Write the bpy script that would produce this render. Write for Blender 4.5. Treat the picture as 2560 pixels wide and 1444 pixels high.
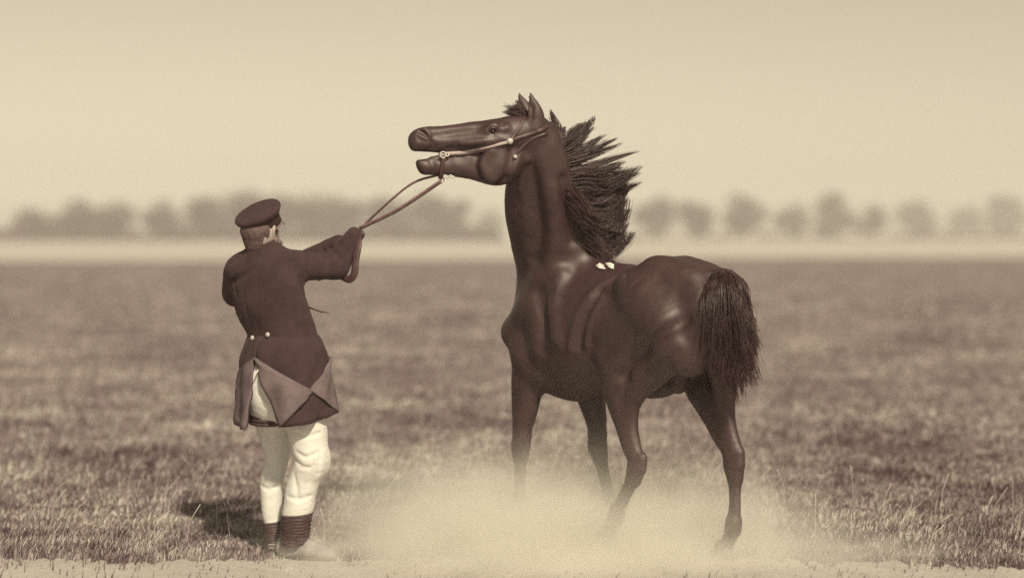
import bpy, math, random
import numpy as np
from mathutils import Vector, Matrix

for o in list(bpy.data.objects):
    bpy.data.objects.remove(o)
random.seed(7)
RNG = np.random.default_rng(11)
S = bpy.context.scene
COL = S.collection

# ------------------------------------------------------------------ camera
FPX, HOR, CX, EYE = 4527.0, 580.0, 1280.0, 1.62      # focal length and horizon of the 2560 px photograph
cam_d = bpy.data.cameras.new('camera')
cam = bpy.data.objects.new('camera', cam_d)
COL.objects.link(cam)
cam.location = (0, 0, EYE)
cam.rotation_euler = (math.radians(90), 0, 0)
cam_d.sensor_width = 36.0
cam_d.lens = FPX / 2560 * 36.0
cam_d.shift_y = -(722 - HOR) / 2560
cam_d.clip_end = 9000
cam_d.dof.use_dof = True
cam_d.dof.focus_distance = 9.15
cam_d.dof.aperture_fstop = 0.72
S.camera = cam

# ------------------------------------------------------------------ sky, sun, exposure
SUN_EL, SUN_AZ = math.radians(43), math.atan2(0.34, -0.94)
world = bpy.data.worlds.new('World')
S.world = world
world.use_nodes = True
wn, wl = world.node_tree.nodes, world.node_tree.links
wn.clear()
sky = wn.new('ShaderNodeTexSky')
sky.sky_type = 'NISHITA'
sky.sun_disc = False
sky.sun_elevation = SUN_EL
sky.sun_rotation = SUN_AZ
sky.air_density = 1.0
sky.dust_density = 1.15
bw = wn.new('ShaderNodeRGBToBW')
tint = wn.new('ShaderNodeMixRGB')
tint.blend_type = 'MULTIPLY'
tint.inputs[0].default_value = 1
tint.inputs[2].default_value = (1.0, 0.89, 0.64, 1)
bg = wn.new('ShaderNodeBackground')
bg.inputs[1].default_value = 0.108
out = wn.new('ShaderNodeOutputWorld')
wl.new(sky.outputs[0], bw.inputs[0])
wl.new(bw.outputs[0], tint.inputs[1])
wl.new(tint.outputs[0], bg.inputs[0])
wl.new(bg.outputs[0], out.inputs[0])

sun_d = bpy.data.lights.new('sun', 'SUN')
sun_d.energy = 4.6
sun_d.angle = math.radians(3.0)
sun_d.color = (1.0, 0.90, 0.66)
sun = bpy.data.objects.new('sun', sun_d)
COL.objects.link(sun)
to_sun = Vector((math.sin(SUN_AZ) * math.cos(SUN_EL), math.cos(SUN_AZ) * math.cos(SUN_EL), math.sin(SUN_EL)))
sun.rotation_euler = to_sun.to_track_quat('Z', 'Y').to_euler()
sun.location = (6, -8, 14)

S.view_settings.view_transform = 'Standard'
S.view_settings.look = 'None'
S.view_settings.exposure = 0.12
S.view_settings.gamma = 1.0
S.render.engine = 'CYCLES'
S.cycles.max_bounces = 6
S.cycles.volume_bounces = 8
S.cycles.volume_step_rate = 2.0
S.cycles.transparent_max_bounces = 8
S.cycles.use_denoising = False
S.cycles.sample_clamp_direct = 5.0
S.cycles.sample_clamp_indirect = 2.5

# ------------------------------------------------------------------ helpers
def W(px, py, Y):
    """a point of the place: the photograph's pixel at its real distance Y from the camera"""
    return np.array([(px - CX) / FPX * Y, Y, EYE - (py - HOR) / FPX * Y])

def tag(o, label=None, cat=None, group=None, kind=None):
    if label: o['label'] = label
    if cat: o['category'] = cat
    if group: o['group'] = group
    if kind: o['kind'] = kind
    return o

def empty(name, loc):
    o = bpy.data.objects.new(name, None)
    COL.objects.link(o)
    o.location = loc
    return o

def mesh_obj(name, verts, faces, mat, parent=None, smooth=True, origin=None):
    verts = np.asarray(verts, dtype=np.float64)
    if parent is not None:
        verts = verts - np.array(parent_world(parent))
    me = bpy.data.meshes.new(name)
    if isinstance(faces, np.ndarray):
        n, k = faces.shape
        me.vertices.add(len(verts))
        me.vertices.foreach_set('co', verts.astype(np.float32).ravel())
        me.loops.add(n * k)
        me.loops.foreach_set('vertex_index', faces.astype(np.int32).ravel())
        me.polygons.add(n)
        me.polygons.foreach_set('loop_start', np.arange(0, n * k, k, dtype=np.int32))
        me.update(calc_edges=True)
    else:
        me.from_pydata([tuple(v) for v in verts], [], faces)
        me.update()
    if smooth:
        me.polygons.foreach_set('use_smooth', [True] * len(me.polygons))
    me.materials.append(mat)
    o = bpy.data.objects.new(name, me)
    COL.objects.link(o)
    if parent is not None:
        o.parent = parent
    return o

def parent_world(p):
    v = Vector((0, 0, 0))
    while p is not None:
        v = v + p.location
        p = p.parent
    return v

def nrm(v):
    v = np.asarray(v, float)
    return v / max(np.linalg.norm(v), 1e-9)

def spline(pts, n):
    """Catmull-Rom through the rows of pts, n samples"""
    P = np.asarray(pts, float)
    if len(P) == 2:
        t = np.linspace(0, 1, n)[:, None]
        return P[0] * (1 - t) + P[1] * t
    E = np.vstack([2 * P[0] - P[1], P, 2 * P[-1] - P[-2]])
    u = np.linspace(0, len(P) - 1 - 1e-6, n)
    i = u.astype(int); t = (u - i)[:, None]
    a, b, c, d = E[i], E[i + 1], E[i + 2], E[i + 3]
    return 0.5 * (2 * b + (c - a) * t + (2 * a - 5 * b + 4 * c - d) * t ** 2 + (3 * b - a - 3 * c + d) * t ** 3)

class Field:
    """signed distance field on a grid; parts are chains of ellipsoids blended together"""
    def __init__(self, lo, hi, h):
        self.lo = np.array(lo, float); self.h = h; self.rs = 1.0
        self.n = np.ceil((np.array(hi) - self.lo) / h).astype(int) + 1
        self.F = np.full(self.n, 1.0, np.float32)
    def _box(self, lo, hi):
        a = np.clip(np.floor((lo - self.lo) / self.h).astype(int), 0, self.n)
        b = np.clip(np.ceil((hi - self.lo) / self.h).astype(int) + 1, 0, self.n)
        return a, b
    def chain(self, pts, rad, lat=(1, 0, 0), k=0.03, carve=False, step=None, grow=0.06):
        """pts: centres; rad: (a along lat, b across) or (a, b, c) per centre; lat: one vector or one per centre"""
        P = np.asarray(pts, float)
        if P.ndim == 1: P = P[None]
        R = np.asarray(rad, float)
        R = R * self.rs; k = k * self.rs
        if R.ndim == 0: R = np.full((len(P), 1), float(R))
        if R.ndim == 1: R = R[:, None] if len(R) == len(P) and len(P) > 1 else R[None]
        if R.shape[1] == 1: R = np.hstack([R, R])
        if len(R) == 1 and len(P) > 1: R = np.repeat(R, len(P), 0)
        L = np.asarray(lat, float)
        if L.ndim == 1: L = np.repeat(L[None], len(P), 0)
        if len(P) > 1:
            length = np.linalg.norm(np.diff(P, axis=0), axis=1).sum()
            st = step or max(min(R[:, :2].min() * 0.3, 0.018), self.h * 0.8)
            m = max(int(length / st) + 2, len(P))
            A = spline(np.hstack([P, R, L]), m)
            nr = R.shape[1]
            P, R, L = A[:, :3], np.maximum(A[:, 3:3 + nr], 0.002), A[:, 3 + nr:]
            T = np.gradient(P, axis=0)
        else:
            T = np.array([[0, 0, 1.0]])
        lo = (P - R.max(1)[:, None]).min(0) - grow; hi = (P + R.max(1)[:, None]).max(0) + grow
        a0, b0 = self._box(lo, hi)
        if (b0 <= a0).any(): return
        G = np.full(b0 - a0, 1.0, np.float32)
        for c, r, l, t in zip(P, R, L, T):
            t = nrm(t); l = nrm(l - t * np.dot(l, t)); u = np.cross(t, l)
            ra, rb = r[0], r[1]
            rc = r[2] if len(r) > 2 else min(ra, rb)
            rm = max(ra, rb, rc)
            a, b = self._box(c - rm - grow, c + rm + grow)
            a = np.maximum(a, a0); b = np.minimum(b, b0)
            if (b <= a).any(): continue
            ax = [self.lo[q] + self.h * np.arange(a[q], b[q]) - c[q] for q in range(3)]
            X, Yy, Z = [v.astype(np.float32) for v in np.meshgrid(*ax, indexing='ij', sparse=True)]
            du = (X * l[0] + Yy * l[1] + Z * l[2]); dv = (X * u[0] + Yy * u[1] + Z * u[2]); dw = (X * t[0] + Yy * t[1] + Z * t[2])
            k0 = np.sqrt((du / ra) ** 2 + (dv / rb) ** 2 + (dw / rc) ** 2) + 1e-6
            k1 = np.sqrt((du / ra ** 2) ** 2 + (dv / rb ** 2) ** 2 + (dw / rc ** 2) ** 2) + 1e-6
            d = (k0 * (k0 - 1) / k1).astype(np.float32)
            s = tuple(slice(a[q] - a0[q], b[q] - a0[q]) for q in range(3))
            np.minimum(G[s], d, out=G[s])
        s = tuple(slice(a0[q], b0[q]) for q in range(3))
        A = self.F[s]
        if carve:
            B = -G
            hh = np.maximum(k - np.abs(A - B), 0) / k
            self.F[s] = np.maximum(A, B) + hh * hh * k * 0.25
        else:
            hh = np.maximum(k - np.abs(A - G), 0) / k
            self.F[s] = np.minimum(A, G) - hh * hh * k * 0.25
    def cut(self, point, normal):
        """remove everything on the side the normal points to"""
        ax = [self.lo[q] + self.h * np.arange(self.n[q]) - point[q] for q in range(3)]
        X, Yy, Z = [v.astype(np.float32) for v in np.meshgrid(*ax, indexing='ij', sparse=True)]
        n = nrm(normal)
        self.F = np.maximum(self.F, X * n[0] + Yy * n[1] + Z * n[2]).astype(np.float32)
    def at(self, p):
        q = (np.asarray(p) - self.lo) / self.h
        i = np.clip(np.round(q).astype(int), 0, self.n - 1)
        return self.F[tuple(i)]
    def hit(self, px, py, y0, y1, lift=0.0):
        """first point of the surface along the line of sight through a pixel"""
        for Y in np.arange(y0, y1, self.h * 0.5):
            p = W(px, py, Y)
            if self.at(p) < lift: return p
        return W(px, py, 0.5 * (y0 + y1))
    def mesh(self, smooth=6):
        F = self.F; n = self.n
        F[0] = F[-1] = 1; F[:, 0] = F[:, -1] = 1; F[:, :, 0] = F[:, :, -1] = 1
        ins = F < 0
        cnt = np.zeros(n - 1, np.int8)
        for i in (0, 1):
            for j in (0, 1):
                for k in (0, 1):
                    cnt += ins[i:n[0] - 1 + i, j:n[1] - 1 + j, k:n[2] - 1 + k]
        act = (cnt > 0) & (cnt < 8)
        I = np.argwhere(act)
        idx = np.full(n - 1, -1, np.int32); idx[act] = np.arange(len(I))
        acc = np.zeros((len(I), 3)); num = np.zeros(len(I))
        cor = [(i, j, k) for i in (0, 1) for j in (0, 1) for k in (0, 1)]
        val = {c: F[I[:, 0] + c[0], I[:, 1] + c[1], I[:, 2] + c[2]].astype(np.float64) for c in cor}
        for c in cor:
            for q in range(3):
                if c[q] == 0:
                    d = list(c); d[q] = 1; d = tuple(d)
                    va, vb = val[c], val[d]
                    x = (va < 0) != (vb < 0)
                    t = np.where(x, va / np.where(np.abs(va - vb) < 1e-9, 1, va - vb), 0)
                    p = np.repeat(np.array([c], float), len(I), 0); p[:, q] = t
                    acc += np.where(x[:, None], p, 0); num += x
        V = self.lo + self.h * (I + acc / num[:, None])
        quads = []
        for q in range(3):
            a = [slice(None)] * 3; b = [slice(None)] * 3
            a[q] = slice(0, -1); b[q] = slice(1, None)
            sa, sb = ins[tuple(a)], ins[tuple(b)]
            E = np.argwhere(sa != sb)
            r, s = (q + 1) % 3, (q + 2) % 3
            ok = (E[:, r] > 0) & (E[:, s] > 0) & (E[:, r] < n[r] - 1) & (E[:, s] < n[s] - 1)
            E = E[ok]
            inside_first = sa[tuple(E.T)]
            def cell(dr, ds):
                c = E.copy(); c[:, r] += dr; c[:, s] += ds
                return idx[tuple(c.T)]
            Q = np.stack([cell(-1, -1), cell(0, -1), cell(0, 0), cell(-1, 0)], 1)
            Q[~inside_first] = Q[~inside_first][:, ::-1]
            quads.append(Q)
        Q = np.vstack(quads)
        e = np.vstack([Q[:, [0, 1]], Q[:, [1, 2]], Q[:, [2, 3]], Q[:, [3, 0]]])
        def lap(V, f):
            out = np.empty_like(V)
            deg = np.bincount(e[:, 0], minlength=len(V)) + np.bincount(e[:, 1], minlength=len(V))
            for q in range(3):
                out[:, q] = np.bincount(e[:, 0], V[e[:, 1], q], len(V)) + np.bincount(e[:, 1], V[e[:, 0], q], len(V))
            return V + f * (out / deg[:, None] - V)
        for _ in range(smooth):
            V = lap(lap(V, 0.55), -0.53)
        return V, Q

def vnormals(V, Q):
    n = np.cross(V[Q[:, 2]] - V[Q[:, 0]], V[Q[:, 3]] - V[Q[:, 1]])
    N = np.zeros_like(V)
    for c in range(Q.shape[1]):
        for q in range(3):
            N[:, q] += np.bincount(Q[:, c], n[:, q], len(V))
    return N / (np.linalg.norm(N, axis=1)[:, None] + 1e-12)

def vnoise(P, seed=0):
    """smooth value noise, -1..1, for arrays of points"""
    P = np.asarray(P, float) + seed * 17.31
    i = np.floor(P).astype(np.int64); f = P - i; f = f * f * (3 - 2 * f)
    def hsh(a, b, c):
        h = (a * 374761393 + b * 668265263 + c * 2147483647 + seed * 1013) & 0xFFFFFFFF
        h = ((h ^ (h >> 13)) * 1274126177) & 0xFFFFFFFF
        return ((h ^ (h >> 16)) & 0xFFFF) / 32767.5 - 1
    r = 0
    for dx in (0, 1):
        for dy in (0, 1):
            for dz in (0, 1):
                w = (f[:, 0] if dx else 1 - f[:, 0]) * (f[:, 1] if dy else 1 - f[:, 1]) * (f[:, 2] if dz else 1 - f[:, 2])
                r = r + w * hsh(i[:, 0] + dx, i[:, 1] + dy, i[:, 2] + dz)
    return r

def tube(path, radii, sides=6, flat=None, cap=True):
    """verts, faces of a swept tube; flat=(vector, factor) makes a strap"""
    P = np.asarray(path, float); n = len(P)
    R = np.broadcast_to(np.asarray(radii, float), (n,))
    T = np.gradient(P, axis=0)
    V, Fc = [], []
    ref = np.array([0.3, -0.5, 0.8]) if flat is None else np.asarray(flat[0], float)
    fac = 1 if flat is None else flat[1]
    for i in range(n):
        t = nrm(T[i]); b = ref - t * np.dot(ref, t)
        if np.linalg.norm(b) < 1e-3: b = np.array([1, 0, 0]) - t * t[0]
        b = nrm(b); c = np.cross(t, b)
        for s in range(sides):
            a = 2 * math.pi * s / sides
            V.append(P[i] + R[i] * (math.cos(a) * b * fac + math.sin(a) * c))
    for i in range(n - 1):
        for s in range(sides):
            s2 = (s + 1) % sides
            Fc.append((i * sides + s, i * sides + s2, (i + 1) * sides + s2, (i + 1) * sides + s))
    if cap:
        Fc.append(tuple(range(sides))[::-1]); Fc.append(tuple((n - 1) * sides + s for s in range(sides)))
    return V, Fc

def join(parts):
    V, Fc = [], []
    for v, f in parts:
        o = len(V); V.extend(v); Fc.extend([tuple(i + o for i in q) for q in f])
    return V, Fc

def lathe(profile, centre, axis, n=32, closed=True):
    """profile: (radius, height along axis)"""
    ax = nrm(axis); b = nrm(np.cross(ax, [0.2, 0.9, 0.1])); c = np.cross(ax, b)
    V, Fc = [], []
    for r, hgt in profile:
        for s in range(n):
            a = 2 * math.pi * s / n
            V.append(np.asarray(centre) + ax * hgt + r * (math.cos(a) * b + math.sin(a) * c))
    m = len(profile)
    for i in range(m - 1):
        for s in range(n):
            s2 = (s + 1) % n
            Fc.append((i * n + s, i * n + s2, (i + 1) * n + s2, (i + 1) * n + s))
    if closed:
        Fc.append(tuple(range(n))[::-1]); Fc.append(tuple((m - 1) * n + s for s in range(n)))
    return V, Fc

# ------------------------------------------------------------------ materials
def mat(name, c1, c2=None, scale=8.0, rough=0.8, bump=0.0, bscale=60.0, spec=0.3, sheen=0.0, detail=6, stretch=(1, 1, 1), island=False):
    m = bpy.data.materials.new(name)
    m.use_nodes = True
    N, L = m.node_tree.nodes, m.node_tree.links
    p = N['Principled BSDF']
    p.inputs['Roughness'].default_value = rough
    p.inputs['Specular IOR Level'].default_value = spec
    if sheen:
        p.inputs['Sheen Weight'].default_value = sheen
        p.inputs['Sheen Roughness'].default_value = 0.5
        p.inputs['Sheen Tint'].default_value = (1, 0.85, 0.75, 1)
    tc = N.new('ShaderNodeTexCoord')
    mp = N.new('ShaderNodeMapping'); mp.inputs['Scale'].default_value = stretch
    L.new(tc.outputs['Object'], mp.inputs[0])
    nz = N.new('ShaderNodeTexNoise'); nz.inputs['Scale'].default_value = scale; nz.inputs['Detail'].default_value = detail
    nz.inputs['Roughness'].default_value = 0.62
    L.new(mp.outputs[0], nz.inputs['Vector'])
    cr = N.new('ShaderNodeValToRGB')
    cr.color_ramp.elements[0].position = 0.32; cr.color_ramp.elements[1].position = 0.68
    cr.color_ramp.elements[0].color = (*c1, 1); cr.color_ramp.elements[1].color = (*(c2 or c1), 1)
    L.new(nz.outputs[0], cr.inputs[0])
    L.new(cr.outputs[0], p.inputs['Base Color'])
    if bump:
        n2 = N.new('ShaderNodeTexNoise'); n2.inputs['Scale'].default_value = bscale; n2.inputs['Detail'].default_value = 4
        L.new(mp.outputs[0], n2.inputs['Vector'])
        b = N.new('ShaderNodeBump'); b.inputs['Strength'].default_value = bump; b.inputs['Distance'].default_value = 0.01
        L.new(n2.outputs[0], b.inputs['Height']); L.new(b.outputs[0], p.inputs['Normal'])
    return m

M = {}
def horse_coat():
    m = bpy.data.materials.new('horse_coat'); m.use_nodes = True
    N, L = m.node_tree.nodes, m.node_tree.links
    p = N['Principled BSDF']; p.inputs['Specular IOR Level'].default_value = 0.68
    tc = N.new('ShaderNodeTexCoord')
    def noise(scale, detail, stretch=(1, 1, 1)):
        mp = N.new('ShaderNodeMapping'); mp.inputs['Scale'].default_value = stretch
        L.new(tc.outputs['Object'], mp.inputs[0])
        n = N.new('ShaderNodeTexNoise'); n.inputs['Scale'].default_value = scale; n.inputs['Detail'].default_value = detail; n.inputs['Roughness'].default_value = .65
        L.new(mp.outputs[0], n.inputs['Vector']); return n.outputs[0]
    big = noise(4.5, 8); hair = noise(90, 5, (1, 1, .28))
    cr = N.new('ShaderNodeValToRGB'); e = cr.color_ramp.elements
    e[0].position, e[0].color = .30, (.030, .0118, .0142, 1); e[1].position, e[1].color = .74, (.066, .031, .035, 1)
    x = cr.color_ramp.elements.new(.55); x.color = (.043, .0178, .0208, 1)
    mx = N.new('ShaderNodeMath'); mx.operation = 'MULTIPLY_ADD'; mx.inputs[1].default_value = .35
    hb = N.new('ShaderNodeMath'); hb.operation = 'MULTIPLY'; hb.inputs[1].default_value = .65
    L.new(big, hb.inputs[0]); L.new(hair, mx.inputs[0]); L.new(hb.outputs[0], mx.inputs[2])
    L.new(mx.outputs[0], cr.inputs[0]); L.new(cr.outputs[0], p.inputs['Base Color'])
    rr = N.new('ShaderNodeMapRange'); rr.inputs['To Min'].default_value = .44; rr.inputs['To Max'].default_value = .66
    rr.inputs['From Min'].default_value = .3; rr.inputs['From Max'].default_value = .7
    L.new(mx.outputs[0], rr.inputs['Value']); L.new(rr.outputs['Result'], p.inputs['Roughness'])
    b = N.new('ShaderNodeBump'); b.inputs['Strength'].default_value = .30; b.inputs['Distance'].default_value = .004
    L.new(hair, b.inputs['Height']); L.new(b.outputs[0], p.inputs['Normal'])
    return m
M['horse'] = horse_coat()
M['hair'] = mat('horse_hair', (0.034, 0.0145, 0.0165), (0.066, 0.031, 0.035), scale=14, rough=0.45, spec=0.5)
M['hoof'] = mat('hoof', (0.05, 0.03, 0.028), (0.09, 0.055, 0.05), rough=0.6)
M['eye'] = mat('eye', (0.012, 0.006, 0.006), rough=0.12, spec=0.6)
M['white_hair'] = mat('white_hair', (0.72, 0.70, 0.66), (0.8, 0.78, 0.74), rough=0.7)
M['leather'] = mat('leather', (0.05, 0.024, 0.028), (0.08, 0.042, 0.047), scale=30, rough=0.45, bump=0.1)
M['rein'] = mat('rein_leather', (0.13, 0.078, 0.084), (0.19, 0.12, 0.13), scale=30, rough=0.5)
M['light_leather'] = mat('pale_leather', (0.34, 0.27, 0.26), (0.42, 0.34, 0.33), scale=30, rough=0.45)
M['metal'] = mat('plated_metal', (0.42, 0.38, 0.37), (0.5, 0.46, 0.45), rough=0.35, spec=0.8)
M['coat'] = mat('wool_coat', (0.038, 0.0205, 0.0245), (0.058, 0.034, 0.0395), scale=9, rough=0.9, bump=0.15, bscale=420, spec=0.12, sheen=0.06)
M['lining'] = mat('coat_lining', (0.115, 0.083, 0.092), (0.165, 0.124, 0.136), scale=12, rough=0.9, bump=0.12, bscale=420, spec=0.15)
M['band'] = mat('cap_band', (0.026, 0.011, 0.013), (0.036, 0.016, 0.019), rough=0.85)
M['piping'] = mat('cap_piping', (0.2, 0.135, 0.14), (0.25, 0.17, 0.175), rough=0.8)
M['breeches'] = mat('white_breeches', (0.56, 0.545, 0.53), (0.66, 0.65, 0.63), scale=6, rough=0.9, bump=0.18, bscale=45, spec=0.15)
M['gaiter'] = mat('gaiter_leather', (0.04, 0.021, 0.024), (0.085, 0.05, 0.055), scale=20, rough=0.55, bump=0.2, bscale=90)
M['shoe'] = mat('dusty_shoe', (0.22, 0.195, 0.2), (0.34, 0.31, 0.31), scale=14, rough=0.9, bump=0.3, bscale=50)
M['skin'] = mat('skin', (0.34, 0.285, 0.275), (0.42, 0.36, 0.345), scale=10, rough=0.6)
M['manhair'] = mat('man_hair', (0.075, 0.043, 0.047), (0.14, 0.09, 0.095), scale=60, rough=0.7, bump=0.6, bscale=160)
M['beard'] = mat('beard', (0.15, 0.095, 0.1), (0.26, 0.18, 0.19), scale=60, rough=0.75, bump=0.6, bscale=160)
M['bark'] = mat('bark', (0.09, 0.06, 0.06), (0.15, 0.11, 0.105), scale=3, rough=0.95)
M['crown'] = mat('tree_leaves', (0.05, 0.026, 0.039), (0.108, 0.062, 0.088), scale=0.8, rough=0.85, spec=0.1)

def ground_material(name, stops, scale1, scale2, rough=0.95, bump=0.5, stretch=(1, 1, 1)):
    m = bpy.data.materials.new(name); m.use_nodes = True
    N, L = m.node_tree.nodes, m.node_tree.links
    p = N['Principled BSDF']; p.inputs['Roughness'].default_value = rough; p.inputs['Specular IOR Level'].default_value = 0.1
    tc = N.new('ShaderNodeTexCoord')
    mp = N.new('ShaderNodeMapping'); mp.inputs['Scale'].default_value = stretch
    L.new(tc.outputs['Object'], mp.inputs[0])
    a = N.new('ShaderNodeTexNoise'); a.inputs['Scale'].default_value = scale1; a.inputs['Detail'].default_value = 8; a.inputs['Roughness'].default_value = 0.7
    b = N.new('ShaderNodeTexNoise'); b.inputs['Scale'].default_value = scale2; b.inputs['Detail'].default_value = 8; b.inputs['Roughness'].default_value = 0.7
    L.new(mp.outputs[0], a.inputs['Vector']); L.new(mp.outputs[0], b.inputs['Vector'])
    mx = N.new('ShaderNodeMath'); mx.operation = 'MULTIPLY_ADD'; mx.inputs[1].default_value = 0.5
    hb = N.new('ShaderNodeMath'); hb.operation = 'MULTIPLY'; hb.inputs[1].default_value = 0.5
    L.new(b.outputs[0], hb.inputs[0]); L.new(a.outputs[0], mx.inputs[0]); L.new(hb.outputs[0], mx.inputs[2])
    cr = N.new('ShaderNodeValToRGB')
    el = cr.color_ramp.elements
    el[0].position, el[0].color = stops[0][0], (*stops[0][1], 1)
    el[1].position, el[1].color = stops[-1][0], (*stops[-1][1], 1)
    for pos, c in stops[1:-1]:
        e = el.new(pos); e.color = (*c, 1)
    L.new(mx.outputs[0], cr.inputs[0]); L.new(cr.outputs[0], p.inputs['Base Color'])
    bm = N.new('ShaderNodeBump'); bm.inputs['Strength'].default_value = bump; bm.inputs['Distance'].default_value = 0.03
    L.new(b.outputs[0], bm.inputs['Height']); L.new(bm.outputs[0], p.inputs['Normal'])
    return m

M['soil'] = ground_material('meadow_soil', [(0.38, (0.10, 0.064, 0.074)), (0.5, (0.19, 0.148, 0.156)), (0.62, (0.32, 0.275, 0.27))], 0.5, 5.0)
M['track'] = ground_material('sandy_earth', [(0.32, (0.33, 0.285, 0.275)), (0.5, (0.45, 0.41, 0.385)), (0.7, (0.54, 0.505, 0.47))], 1.6, 30.0, bump=0.6)
M['stubble'] = ground_material('pale_stubble', [(0.3, (0.38, 0.35, 0.335)), (0.7, (0.50, 0.47, 0.44))], 0.02, 0.4, bump=0.2)

# ------------------------------------------------------------------ the ground
def sheet(name, x0, x1, y0, y1, z, m, nx=2, ny=2, edge=None):
    xs = np.linspace(x0, x1, nx); V = []; Fc = []
    for j in range(ny):
        for i in range(nx):
            lo, hi = (y0, y1) if edge is None else edge(xs[i])
            V.append((xs[i], lo + (hi - lo) * j / (ny - 1), z))
    for j in range(ny - 1):
        for i in range(nx - 1):
            a = j * nx + i; Fc.append((a, a + 1, a + nx + 1, a + nx))
    o = mesh_obj(name, V, Fc, m, smooth=False)
    return o

g = sheet('ground', -3500, 3500, -300, 6000, 0.0, M['soil'])
tag(g, 'rough mottled meadow reaching back to the pale field', 'meadow', kind='structure')
def track_edge(x):
    far = 9.02 + 0.11 * math.sin(x * 1.3 + 0.4) + 0.05 * math.sin(x * 4.1) + 0.03 * math.sin(x * 11) + 0.02 * math.sin(x * 27 + 1) + .012 * math.sin(x * 61)
    far -= 0.26 / (1 + math.exp(-(x - 1.25) * 5))
    far += 0.05 * math.sin(x * 37.7 + 3 * math.sin(x * 9.1)) * math.sin(x * 5.3) + 0.03 * math.sin(x * 113 + 2 * math.sin(x * 31))
    return (6.0 - 0.1 * x, far)
tr = sheet('dirt_track', -9, 9, 0, 0, 0.004, M['track'], 900, 6, edge=track_edge)
tag(tr, 'pale sandy track under the man and horse', 'track', kind='structure')
def field_edge(x):
    return (103 + 0.26 * x + 1.2 * math.sin(x * 0.11) + 0.6 * math.sin(x * 0.37), 3000)
pf = sheet('field', -330, 330, 0, 0, 0.05, M['stubble'], 200, 4, edge=field_edge)
tag(pf, 'pale bare field between the meadow and the trees', 'field', kind='structure')

# ------------------------------------------------------------------ grass
def grass_material():
    m = bpy.data.materials.new('grass_blades'); m.use_nodes = True
    N, L = m.node_tree.nodes, m.node_tree.links
    p = N['Principled BSDF']; p.inputs['Roughness'].default_value = 0.75; p.inputs['Specular IOR Level'].default_value = 0.2
    geo = N.new('ShaderNodeNewGeometry')
    cr = N.new('ShaderNodeValToRGB')
    el = cr.color_ramp.elements
    el[0].position, el[0].color = 0.24, (0.055, 0.030, 0.036, 1)
    el[1].position, el[1].color = 0.88, (0.52, 0.48, 0.44, 1)
    e = el.new(0.40); e.color = (0.135, 0.092, 0.104, 1)
    e = el.new(0.56); e.color = (0.235, 0.190, 0.194, 1)
    tc = N.new('ShaderNodeTexCoord')
    def noise(scale, detail, w, prev=None):
        nz = N.new('ShaderNodeTexNoise'); nz.inputs['Scale'].default_value = scale; nz.inputs['Detail'].default_value = detail
        L.new(tc.outputs['Object'], nz.inputs['Vector'])
        ma = N.new('ShaderNodeMath'); ma.operation = 'MULTIPLY_ADD'; ma.inputs[1].default_value = w; ma.inputs[2].default_value = 0
        L.new(nz.outputs[0], ma.inputs[0])
        if prev is not None: L.new(prev, ma.inputs[2])
        return ma.outputs[0]
    x = noise(0.55, 4, 0.95)
    x = noise(4.5, 3, 0.95, x)
    ma = N.new('ShaderNodeMath'); ma.operation = 'MULTIPLY_ADD'; ma.inputs[1].default_value = 0.42; ma.inputs[2].default_value = -0.62
    L.new(geo.outputs['Random Per Island'], ma.inputs[0])
    ad = N.new('ShaderNodeMath'); ad.operation = 'ADD'; ad.use_clamp = True
    L.new(x, ad.inputs[0]); L.new(ma.outputs[0], ad.inputs[1])
    L.new(ad.outputs[0], cr.inputs[0]); L.new(cr.outputs[0], p.inputs['Base Color'])
    return m
M['grass'] = grass_material()

def grass(n, ynear, yfar, name, label):
    v = RNG.uniform(1 / yfar, 1 / ynear, n)
    Y = 1 / v
    X = RNG.uniform(-1, 1, n) * (0.40 * Y + 2.0)
    P = np.stack([X, Y, np.zeros(n)], 1)
    big = vnoise(P * 0.9, 3) + 0.6 * vnoise(P * 2.7, 5)
    clump = vnoise(P * 7.0, 9)
    edge = np.array([track_edge(x)[1] for x in X])
    keep = (Y > edge - 0.03 + 0.22 * np.abs(vnoise(P * 5, 2)) * RNG.random(n)) | (RNG.random(n) < 0.02 + 0.22 * np.exp(-np.maximum(edge - Y, 0) / .14) * (vnoise(P * 4, 6) > -.1))
    keep &= (big * 0.35 + clump * 0.5 + RNG.normal(0, 0.35, n)) > -0.38
    X, Y, big, clump = X[keep], Y[keep], big[keep], clump[keep]
    n = len(X)
    hgt = (0.028 + 0.016 * np.clip(big, -1, 1.4) + 0.022 * clump) * RNG.uniform(0.5, 1.5, n)
    hgt = np.clip(hgt, 0.018, 0.2)
    wid = np.maximum(0.0030, 0.00046 * Y) * RNG.uniform(0.6, 1.4, n)
    ang = RNG.uniform(0, 2 * math.pi, n); lean = RNG.uniform(0.1, 0.9, n) * hgt
    la = RNG.normal(0.2, 1.1, n)
    base = np.stack([X, Y, np.zeros(n)], 1)
    side = np.stack([np.cos(ang), np.sin(ang), np.zeros(n)], 1) * wid[:, None]
    ldir = np.stack([np.cos(la), np.sin(la), np.zeros(n)], 1) * lean[:, None]
    up = np.zeros((n, 3)); up[:, 2] = hgt
    v0 = base - side; v1 = base + side
    mid = base + ldir * 0.35 + up * 0.6
    v2 = mid + side * 0.75; v3 = mid - side * 0.75
    v4 = base + ldir + up
    V = np.stack([v0, v1, v2, v3, v4], 1).reshape(-1, 3)
    b = (np.arange(n) * 5)[:, None]
    F = np.vstack([b + [0, 1, 2], b + [0, 2, 3], b + [3, 2, 4]])
    o = mesh_obj(name, V, F, M['grass'], smooth=False)
    tag(o, label, 'grass', kind='stuff')
    return o
grass(370000, 7.2, 22, 'grass', 'rough tufted grass around the man and the horse')
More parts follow.
